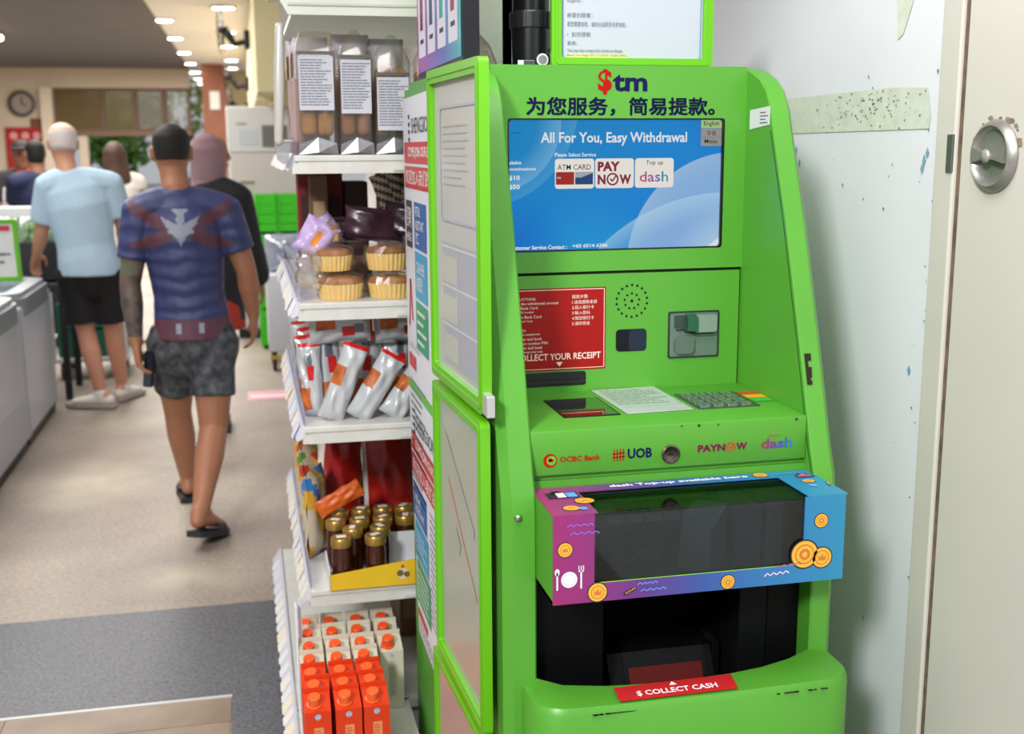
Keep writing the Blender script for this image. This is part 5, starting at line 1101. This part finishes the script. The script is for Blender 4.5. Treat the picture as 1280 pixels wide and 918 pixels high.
def foot(k, an, heel, toe, s=1):
    h, t = Vector(heel), Vector(toe); r_ = (t-h).cross(Vector((0, 0, 1))).normalized()
    up = Vector((0, 0, .02*s))
    k.tube([(*an, .036*s), (*(Vector(an)*.45+h*.55+up), .036*s), (*(h+up), .031*s)], 10)
    k.tube([(*(h+up*.9), .03*s, .028*s), (*(h.lerp(t, .35)+up*1.4), .034*s, .034*s), (*(h.lerp(t, .7)+up*.6), .043*s, .022*s), (*(h.lerp(t, .92)+up*.2), .036*s, .016*s)], 12, ref=r_)
    k.tube([(*an, .035*s), (*(h.lerp(t, .4)+up*1.6), .032*s)], 10)
def torso_pts(J, g=0, z0=None, wide=1):
    pe, ch, nk = J['pelvis'], J['chest'], J['neck']; w = J.get('w', 1)*wide; d = J.get('d', 1)
    A = [((pe[0], pe[1], pe[2]-.09), .13, .105), (pe, .158, .118), (L3(pe, ch, .38), .142, .106), (L3(pe, ch, .7), .155, .112), (ch, .170, .118), (L3(ch, nk, .5), .160, .098), (L3(ch, nk, .8), .105, .075), (nk, .062, .062)]
    out = [(*p, rx*w+g, ry*d+g) for p, rx, ry in A]
    if z0 is not None:
        out = [p for p in out if p[2] > z0+.02]; f = out[0]; out = [(f[0], f[1], z0, f[3]+.004, f[4]+.004)]+out
    return out
def limb(a, m, b, ra, rm, rb, bulge1, bulge2, g=0):
    return [(*a, ra+g), (*L3(a, m, .5), bulge1+g), (*m, rm+g), (*L3(m, b, .35), bulge2+g), (*b, rb+g)]
def make_body(t, J, s, skin, voxel, extra=None):
    k = MB(); sk = J.get('limb', 1)
    head_tube(k, J['head'], J['yaw'], s*J.get('hs', 1))
    f, r_ = facing(J['yaw']); h = Vector(J['head']); q = s*J.get('hs', 1)
    nb = h+f*.092*q
    k.tube([(*(nb+Vector((0, 0, .02*q))-f*.004), .010*q), (*(nb-Vector((0, 0, .015*q))+f*.012), .014*q), (*(nb-Vector((0, 0, .022*q))), .014*q)], 8)
    for sg in (-1, 1):
        e = h+r_*sg*.078*q-f*.008*q
        k.tube([(*(e+Vector((0, 0, .02*q))), .012*q, .02*q), (*(e-Vector((0, 0, .022*q))), .009*q, .013*q)], 8)
    k.tube([(*J['neck'], .062*s), (*L3(J['neck'], tuple(h-Vector((0, 0, .06*q))-f*.015*q), .5), .056*s), (*(h-Vector((0, 0, .05*q))-f*.015*q), .057*s)], 14)
    k.tube(torso_pts(J), 18)
    for S in 'LR':
        sh, el, wr = J['sh'+S], J['el'+S], J['wr'+S]
        k.tube([(*L3(J['chest'], J['neck'], .72), .07*s), (*L3(L3(J['chest'], J['neck'], .8), sh, .55), .064*s), (*sh, .058*s)], 12)
        k.tube(limb(sh, el, wr, .056*s*sk, .041*s*sk, .027*s, .05*s*sk, .043*s*sk), 12)
        hd_ = J['hand'+S]; hand(k, wr, hd_[0], hd_[1], hd_[2], s, J.get('curl'+S, .35))
        hp, kn, an = J['hip'+S], J['kn'+S], J['an'+S]
        k.tube(limb(hp, kn, an, .09*s, .056*s*sk, .035*s, .078*s*sk, .058*s*sk), 14)
        foot(k, an, J['heel'+S], J['toe'+S], s)
    mats = [skin]+(extra[1] if extra else [])
    o = k.build('body', mats, t, remesh=voxel, smo=3)
    if extra:
        org = ORG[t.name]
        for p in o.data.polygons: p.material_index = extra[0](p.center+org)
    # face
    for sg in (-1, 1):
        e = h+f*.080*q+r_*sg*.031*q+Vector((0, 0, .005*q))
        MB().lathe([(.002, -.011), (.009, -.007), (.0115, 0), (.009, .007), (.002, .011)], tuple(e), 10).build('eye', mat('#2a201c', .2), t, True)
    m_ = h+f*.086*q-Vector((0, 0, .052*q))
    MB().tube([(*(m_-r_*.022*q), .004), (*(m_+f*.006), .007), (*(m_+r_*.022*q), .004)], 8).build('mouth', mat('#8a4a42', .5), t, True)
    return o
def shirt(t, J, s, m, hem, sleeve, voxel, g=.014, fn=None, name='shirt', wide=1):
    k = MB(); k.tube(torso_pts(J, g, hem, wide), 20, cap=False)
    for S in 'LR':
        sh, el, wr = J['sh'+S], J['el'+S], J['wr'+S]; pts = [(*L3(J['chest'], J['neck'], .70), .07*s+g), (*L3(L3(J['chest'], J['neck'], .78), sh, .55), .066*s+g), (*sh, .060*s+g)]
        k.tube(pts, 12)
        if sleeve <= 1: k.tube([(*sh, .058*s+g), (*L3(sh, el, sleeve*.6), .057*s+g), (*L3(sh, el, sleeve*.97), .055*s+g), (*L3(sh, el, sleeve), .054*s+g)], 14, cap=False)
        else: k.tube(limb(sh, el, L3(el, wr, sleeve-1), .058*s, .046*s, .036*s, .054*s, .046*s, g), 12)
    o = k.build(name, m, t, remesh=voxel, smo=4)
    if fn:
        org = ORG[t.name]
        for p in o.data.polygons: p.material_index = fn(p.center+org)
    return o
def shorts(t, J, s, m, top, hemL, hemR, voxel, g=.012, flare=.098, name='shorts'):
    k = MB(); tp = [p for p in torso_pts(J, g) if p[2] < top-.01]; pe = J['pelvis']
    k.tube(tp+[(pe[0], pe[1], top, .150*J.get('w', 1)+g, .112+g)], 20)
    for S, hz_ in (('L', hemL), ('R', hemR)):
        hp, kn = J['hip'+S], J['kn'+S]; u = (hp[2]-hz_)/(hp[2]-kn[2])
        k.tube([(hp[0], hp[1], hp[2]-.05, .096*s+g), (hp[0], hp[1], hp[2]-.008, .096*s+g)], 16)
        k.tube([(*hp, .10*s+g), (*L3(hp, kn, u*.5), flare*s), (*L3(hp, kn, u*.97), flare*s*1.02), (*L3(hp, kn, u), flare*s)], 16, cap=False)
    return k.build(name, m, t, remesh=voxel, smo=4)
def short_hair(t, J, s, m, voxel=.009, zmin=-.06, back=.020, grow=.008, name='hair'):
    k = MB(); f, r_ = facing(J['yaw']); q = s*J.get('hs', 1); pts = []
    for z, rx, ry, o in ((-.055, .06, .065, -.022), (-.02, .070, .078, -.022), (.03, .078, .088, -.016), (.07, .077, .092, -.012), (.098, .06, .075, -.010), (.113, .035, .045, -.01)):
        if z < zmin: continue
        p = Vector(J['head'])+f*o*q; pts.append((p.x, p.y, p.z+z*q, rx*q, ry*q))
    return k.tube(pts, 18, ref=r_, ck=.3).build(name, m, t, remesh=voxel, smo=4)
def stand(x, y, H, yaw, w=1, lean=0):
    """joints of a relaxed standing figure"""
    s = H/1.70; f, r_ = facing(yaw); B = Vector((x, y, 0))
    def P(a, b, c): v = B+r_*a*s+f*b*s; return (v.x, v.y, c*s)
    J = dict(pelvis=P(0, 0, .90), chest=P(0, .0, 1.25), neck=P(0, -.01, 1.44), head=P(0, .02, 1.585), yaw=yaw, w=w*s, d=s)
    for S, sg in (('L', -1), ('R', 1)):
        J.update({'sh'+S: P(sg*.175*w, 0, 1.37), 'el'+S: P(sg*.225*w, -.02, 1.09), 'wr'+S: P(sg*.22*w, .06, .86), 'hip'+S: P(sg*.085, 0, .86), 'kn'+S: P(sg*.09, .01, .48), 'an'+S: P(sg*.09, -.01, .085),
                  'heel'+S: P(sg*.09, -.055, .012), 'toe'+S: P(sg*.11, .19, .012), 'hand'+S: (f*.2+Vector((0, 0, -1)), r_*-sg, f)})
    return J, s
def slipper(t, heel, toe, m, strap=True):
    h, e = Vector(heel), Vector(toe); d = (e-h).normalized(); r_ = d.cross(Vector((0, 0, 1))).normalized(); up = r_.cross(d).normalized(); L = (e-h).length
    pts = [(-.03, .028), (-.02, .038), (L*.3, .040), (L*.65, .052), (L*.9, .048), (L+.03, .026)]
    out = [(a, b) for a, b in pts]+[(a, -b) for a, b in pts[::-1]]
    P = Pl(h-up*.018, d, r_ if 0 else up.cross(d))
    MB().slab(P, out, -.012, .012).build('sandal', m, t, 'auto') if not strap else None
    k = MB().slab(P, out, -.012, .012)
    if strap:
        rows = []
        for a in (L*.42, L*.6, L*.82):
            rows.append([h+d*a+r_*(.052*math.cos(q))+up*(.058*math.sin(q)*(1.1-a/L*.45)-.01) for q in [math.pi*i/10 for i in range(11)]])
        n = 11; k.add([tuple(p) for q in rows for p in q], [(i*n+j, i*n+j+1, (i+1)*n+j+1, (i+1)*n+j) for i in range(2) for j in range(n-1)])
    o = k.build('sandal', m, t, 'auto'); sol = o.modifiers.new('thick', 'SOLIDIFY') if 0 else None
    return o
def shoe(t, an, heel, toe, m, sole):
    h, e = Vector(heel), Vector(toe); d = (e-h).normalized(); r_ = d.cross(Vector((0, 0, 1))).normalized(); up = Vector((0, 0, 1))
    k = MB().tube([(*(h+up*.035), .038, .035), (*(h.lerp(e, .3)+up*.04), .043, .042), (*(h.lerp(e, .65)+up*.028), .05, .030), (*(h.lerp(e, 1.0)+up*.02), .042, .022)], 14, ref=r_)
    k.tube([(*(Vector(an)-up*.0), .044), (*(h.lerp(e, .2)+up*.045), .044)], 12)
    o = k.build('shoe', m, t, remesh=.009, smo=3)
    pts = [(-.04, .026), (-.03, .038), (.1, .042), (.19, .053), (.25, .045), (.285, .02)]
    MB().slab(Pl(h, d, up.cross(d)), [(a, b) for a, b in pts]+[(a, -b) for a, b in pts[::-1]], -.010, .014).build('sole', sole, o)
    return o
def inpoly(x, y, P):
    c = False; n = len(P)
    for i in range(n):
        (x1, y1), (x2, y2) = P[i], P[i-1]
        if (y1 > y) != (y2 > y) and x < (x2-x1)*(y-y1)/(y2-y1)+x1: c = not c
    return c
SKIN = mat('#a06c50', .5, noise=.05, scale=6); SKIN2 = mat('#c08a70', .5, noise=.05, scale=6); SKIN_D = mat('#9a6850', .5, noise=.05, scale=6)

# the man walking away in the middle of the aisle
m1 = thing('person', 'man in tight blue printed shirt and camouflage shorts walking away with a phone', 'person', (-.27, 4.95, 0))
J = dict(head=(-.288, 5.03, 1.565), neck=(-.275, 4.98, 1.42), chest=(-.262, 4.975, 1.235), pelvis=(-.24, 4.97, .845), yaw=R(4), hs=.98, limb=1.05, w=.93,
         shL=(-.425, 4.96, 1.335), elL=(-.478, 4.96, 1.045), wrL=(-.468, 4.93, .80), shR=(-.085, 4.98, 1.33), elR=(-.012, 4.98, 1.08), wrR=(.008, 5.03, .885),
         handL=((.08, -.05, -1), (1, .1, 0), (.1, 1, 0)), handR=((-.0, .25, -1), (-1, .1, 0), (.1, 1, 0)), curlL=.75, curlR=.45,
         hipL=(-.325, 4.985, .80), knL=(-.335, 5.16, .455), anL=(-.318, 5.33, .10), heelL=(-.318, 5.295, .045), toeL=(-.335, 5.50, .04),
         hipR=(-.165, 4.965, .80), knR=(-.178, 4.90, .43), anR=(-.235, 4.665, .155), heelR=(-.25, 4.615, .10), toeR=(-.165, 4.79, .045))
def tattoo(p): return 1 if (p.x < -.38 and .83 < p.z < 1.08) else (2 if p.x < -.38 and 1.08 <= p.z < 1.14 else 0)
make_body(m1, J, 1.0, SKIN, .0065, (tattoo, [mat('#6d5a50', .5, h2='#3c3f42', scale=22), mat('#4d6558', .5, h2='#7a6a55', scale=24)]))
cx_ = -.262
emblem = [[(cx_-.012, 1.335), (cx_+.012, 1.335), (cx_+.016, 1.30), (cx_+.012, 1.285), (cx_+.075, 1.318), (cx_+.062, 1.285), (cx_+.045, 1.268), (cx_+.055, 1.255), (cx_+.03, 1.245), (cx_+.012, 1.222), (cx_, 1.20), (cx_-.012, 1.222), (cx_-.03, 1.245), (cx_-.055, 1.255), (cx_-.045, 1.268), (cx_-.062, 1.285), (cx_-.075, 1.318), (cx_-.012, 1.285), (cx_-.016, 1.30)],
          [(cx_-.035, 1.345), (cx_+.035, 1.345), (cx_+.012, 1.325), (cx_-.012, 1.325)]]
def shirtfn(p):
    if p.y < 4.99:
        for e in emblem:
            if inpoly(p.x, p.z, e): return 2
        if p.z < .90: return 2 if abs(abs(p.x+.245)-.045) < .011 and .845 < p.z < .885 else 1
        d = abs(p.x-cx_)
        if 1.19 < p.z and d < .2:
            zz = 1.27+(d-.05)*.62 if p.z > 1.27 else 1.255-(d-.03)*.42
            if abs(p.z-zz) < .028 and d > .03 and (p.x > -.46 and p.x < -.06): return 1
    return 0
M_shirt = mat('#353c6a', .55, noise=.14, scale=9, bump=.0)
nt = M_shirt.node_tree; wv = nt.nodes.new('ShaderNodeTexWave'); wv.inputs['Scale'].default_value = 5; wv.inputs['Distortion'].default_value = 6; wv.wave_profile = 'SIN'; wv.bands_direction = 'Z'
tc = nt.nodes.new('ShaderNodeTexCoord'); bp = nt.nodes.new('ShaderNodeBump'); bp.inputs['Strength'].default_value = .5; bp.inputs['Distance'].default_value = .012
nt.links.new(tc.outputs['Object'], wv.inputs[0]); nt.links.new(wv.outputs['Fac'], bp.inputs['Height']); nt.links.new(bp.outputs[0], nt.nodes['Principled BSDF'].inputs['Normal'])
shirt(m1, J, 1.0, [M_shirt, mat('#5a3442', .55, noise=.15, scale=9), mat('#8c92a3', .5)], .81, .66, .007, .011, shirtfn)
cam_m = mat('#23262c', .7, h2='#565a60', scale=26)
shorts(m1, J, 1.0, cam_m, .85, .575, .565, .008, .014, .092)
short_hair(m1, J, 1.0, mat('#15130f', .7), zmin=-.03)
ho = [c for c in m1.children if c.name.startswith('hair')][0]; ho.data.materials.append(mat('#4d3626', .7)); ho.data.materials.append(mat('#2c2119', .7))
for p in ho.data.polygons:
    z = p.center.z-J['head'][2]; p.material_index = 1 if z < -.035 else (2 if z < -.005 else 0)
slipper(m1, (-.25, 4.615, .085), (-.165, 4.79, .035), mat('#1c1e23', .6)); slipper(m1, (-.318, 5.295, .032), (-.335, 5.50, .032), mat('#1c1e23', .6))
ph = thing('phone', 'dark phone held in the left hand of the man walking away', 'phone', (-.42, 4.93, .66))
MB().slab(Pl((-.452, 4.955, .612), (.55, -.85, .1), (.1, .05, 1)), rr(0, .072, 0, .15, .01), -.005, .004).build('case', M_black, ph)
MB().slab(Pl((-.452, 4.955, .612), (.55, -.85, .1), (.1, .05, 1)), rr(.004, .068, .005, .145, .008), .004, .005).build('screen', mat('#2b2f3a', .1), ph)

# the old man
m2 = thing('person', 'white haired old man in pale blue shirt and black shorts beside the freezer', 'person', (-.96, 7.46, 0))
J = dict(head=(-1.055, 7.50, 1.615), neck=(-1.035, 7.46, 1.455), chest=(-.985, 7.46, 1.25), pelvis=(-.945, 7.46, .88), yaw=R(14), hs=1.03, limb=.98, w=1.0, d=1.1,
         shL=(-1.145, 7.45, 1.37), elL=(-1.215, 7.51, 1.10), wrL=(-1.275, 7.63, .95), shR=(-.80, 7.48, 1.375), elR=(-.745, 7.50, 1.12), wrR=(-.76, 7.66, .98),
         handL=((-.2, .5, -.6), (.4, 0, -1), (1, .3, 0)), handR=((0, .8, -.5), (-.5, 0, -1), (-1, .3, 0)),
         hipL=(-1.03, 7.46, .85), knL=(-1.0, 7.48, .49), anL=(-.935, 7.45, .10), heelL=(-.885, 7.43, .02), toeL=(-1.10, 7.51, .02),
         hipR=(-.86, 7.46, .85), knR=(-.845, 7.52, .49), anR=(-.83, 7.66, .10), heelR=(-.845, 7.62, .02), toeR=(-.755, 7.82, .02))
make_body(m2, J, 1.03, SKIN2, .008)
shirt(m2, J, 1.03, mat('#a9c3d6', .75, noise=.06, scale=5), .835, .78, .009, .022, wide=1.04)
shorts(m2, J, 1.03, mat('#0b0b0d', .8), .90, .545, .545, .009, .016, .105)
short_hair(m2, J, 1.03, mat('#cfc3c0', .7), zmin=-.05)
ho = [c for c in m2.children if c.name.startswith('hair')][0]; ho.data.materials.append(mat('#cba898', .6))
for p in ho.data.polygons: p.material_index = 1 if p.center.z-J['head'][2] > .085 else 0
ws = mat('#d8d5d0', .6); wz = mat('#a9a49c', .6)
shoe(m2, J['anL'], J['heelL'], J['toeL'], ws, wz); shoe(m2, J['anR'], J['heelR'], J['toeR'], ws, wz)

# the woman in a headscarf beyond the walking man
m3 = thing('person', 'woman in a mauve headscarf and black top beyond the man in camouflage shorts', 'person', (-.19, 6.7, 0))
J, s = stand(-.185, 6.72, 1.66, R(-42), .95)
J['yaw'] = R(-68); J['elR'] = (.005, 6.72, 1.06); J['wrR'] = (.06, 6.80, .84); J['shR'] = (-.045, 6.68, 1.31); J['handR'] = ((.15, .3, -1), (-1, .1, 0), (.2, 1, 0)); J.update(hipL=(-.255, 6.70, .84), hipR=(-.15, 6.76, .84), knL=(-.25, 6.72, .47), knR=(-.185, 6.74, .47), anL=(-.255, 6.66, .085), anR=(-.185, 6.66, .085), heelL=(-.25, 6.62, .012), heelR=(-.185, 6.62, .012), toeL=(-.27, 6.84, .012), toeR=(-.2, 6.85, .012))
make_body(m3, J, s, SKIN_D, .010)
shirt(m3, J, s, mat('#131318', .8), .62, 1.85, .011, .03, name='tunic', wide=1.0)
pe = J['pelvis']; MB().tube([(pe[0], pe[1], .58, .155, .14), (pe[0], pe[1], .7, .15, .14), (pe[0], pe[1], .88, .14, .12)], 20, cap=False).build('skirt', mat('#a3261c', .7), m3, remesh=.012)
h = J['head']; f, r_ = facing(J['yaw']); k = MB()
b_ = Vector(h)-f*.028
k.tube([(*(b_+Vector((0, 0, -.30))), .19, .14), (*(b_+Vector((0, 0, -.22))), .13, .12), (*(b_+Vector((0, 0, -.14))), .085, .095), (*(b_+Vector((0, 0, -.04))), .09, .095), (*(b_+Vector((0, 0, .04))), .094, .10), (*(b_+Vector((0, 0, .09))), .07, .078), (*(b_+Vector((0, 0, .112))), .04, .046)], 20, ref=r_, ck=.25)
k.build('headscarf', mat('#8f7178', .8, noise=.08, scale=8), m3, remesh=.009)
for S in 'LR': shoe(m3, J['an'+S], J['heel'+S], J['toe'+S], mat('#3a2f2c', .6), M_dark)

# the woman with long brown hair
m4 = thing('person', 'woman with long brown hair in a white dress far along the aisle', 'person', (-1.02, 10, 0))
J, s = stand(-1.02, 10.0, 1.64, R(18), .95)
make_body(m4, J, s, SKIN2, .011)
shirt(m4, J, s, [mat('#e5ddd8', .8), mat('#c98f86', .8)], .5, .25, .012, .02, lambda p: 1 if p.z > 1.1 and abs(p.x+1.0) < .05 else 0, name='dress')
k = MB(); f, r_ = facing(J['yaw']); b_ = Vector(J['head'])-f*.03
k.tube([(*(b_+Vector((.03, 0, -.33))-f*.06), .05, .04), (*(b_+Vector((.02, 0, -.2))-f*.045), .095, .06), (*(b_+Vector((0, 0, -.06))-f*.01), .10, .085), (*(b_+Vector((0, 0, .04))), .092, .095), (*(b_+Vector((0, 0, .085))), .07, .078), (*(b_+Vector((0, 0, .112))), .04, .046)], 18, ref=r_, ck=.25)
k.build('hair', mat('#4a2f24', .6, noise=.2, scale=20), m4, remesh=.01)
for S in 'LR': shoe(m4, J['an'+S], J['heel'+S], J['toe'+S], mat('#c9b8a8', .6), M_dark)

# stall staff and the man in navy at the far left
m5 = thing('person', 'worker in red and black top holding a white bag before the red banner', 'person', (-1.9, 11, 0))
J, s = stand(-1.90, 11.0, 1.66, R(200), 1.0)
J['elL'] = (-1.70, 10.86, 1.08); J['wrL'] = (-1.84, 10.72, 1.12); J['handL'] = ((-.8, -.5, .1), (0, 1, 0), (0, 0, 1)); J['elR'] = (-2.10, 10.86, 1.08); J['wrR'] = (-1.97, 10.72, 1.12); J['handR'] = ((.8, -.5, .1), (0, 1, 0), (0, 0, 1))
make_body(m5, J, s, SKIN_D, .011)
shirt(m5, J, s, [mat('#c01f1f', .7), mat('#17171a', .7)], .8, .75, .012, .015, lambda p: 1 if p.x < -1.93 else 0)
shorts(m5, J, s, mat('#1c1d22', .8), .9, .12, .12, .012, .014, .08, name='trousers')
short_hair(m5, J, s, mat('#17120f', .7)); k = MB(); f, r_ = facing(J['yaw']); b_ = Vector(J['head'])
k.tube([(*(b_+Vector((0, 0, .055))), .083, .1), (*(b_+Vector((0, 0, .09))), .075, .09), (*(b_+Vector((0, 0, .115))), .045, .055)], 16, ref=r_, ck=.3).box(b_.x-.07, b_.x+.07, b_.y-.18, b_.y-.05, b_.z+.05, b_.z+.06).build('cap', mat('#1a1a1d', .7), m5, remesh=.01)
for S in 'LR': shoe(m5, J['an'+S], J['heel'+S], J['toe'+S], M_dark, M_dark)
wb = local('plastic_bag', 'white plastic bag held up by the worker in red', 'bag', (-1.93, 10.60, .98)); pillow(.2, .3, .1, lambda u, v, f: 0, [mat('#e4e4e6', .5)], 'sheet', wb, 200, wr=.01, taper=.4)
m6 = thing('person', 'dark haired man in a navy shirt facing the worker in red', 'person', (-1.58, 9.9, 0))
J, s = stand(-1.60, 9.9, 1.66, R(25), 1.0)
J['elL'] = (-1.80, 9.95, 1.14); J['wrL'] = (-1.80, 10.18, 1.12); J['handL'] = ((0, 1, .1), (0, 0, -1), (1, 0, 0))
make_body(m6, J, s, SKIN_D, .011)
shirt(m6, J, s, mat('#1b2348', .7), .8, .8, .012, .016)
shorts(m6, J, s, mat('#23252d', .8), .9, .12, .12, .012, .014, .08, name='trousers')
short_hair(m6, J, s, mat('#0f0d0d', .7))
for S in 'LR': shoe(m6, J['an'+S], J['heel'+S], J['toe'+S], M_dark, M_dark)
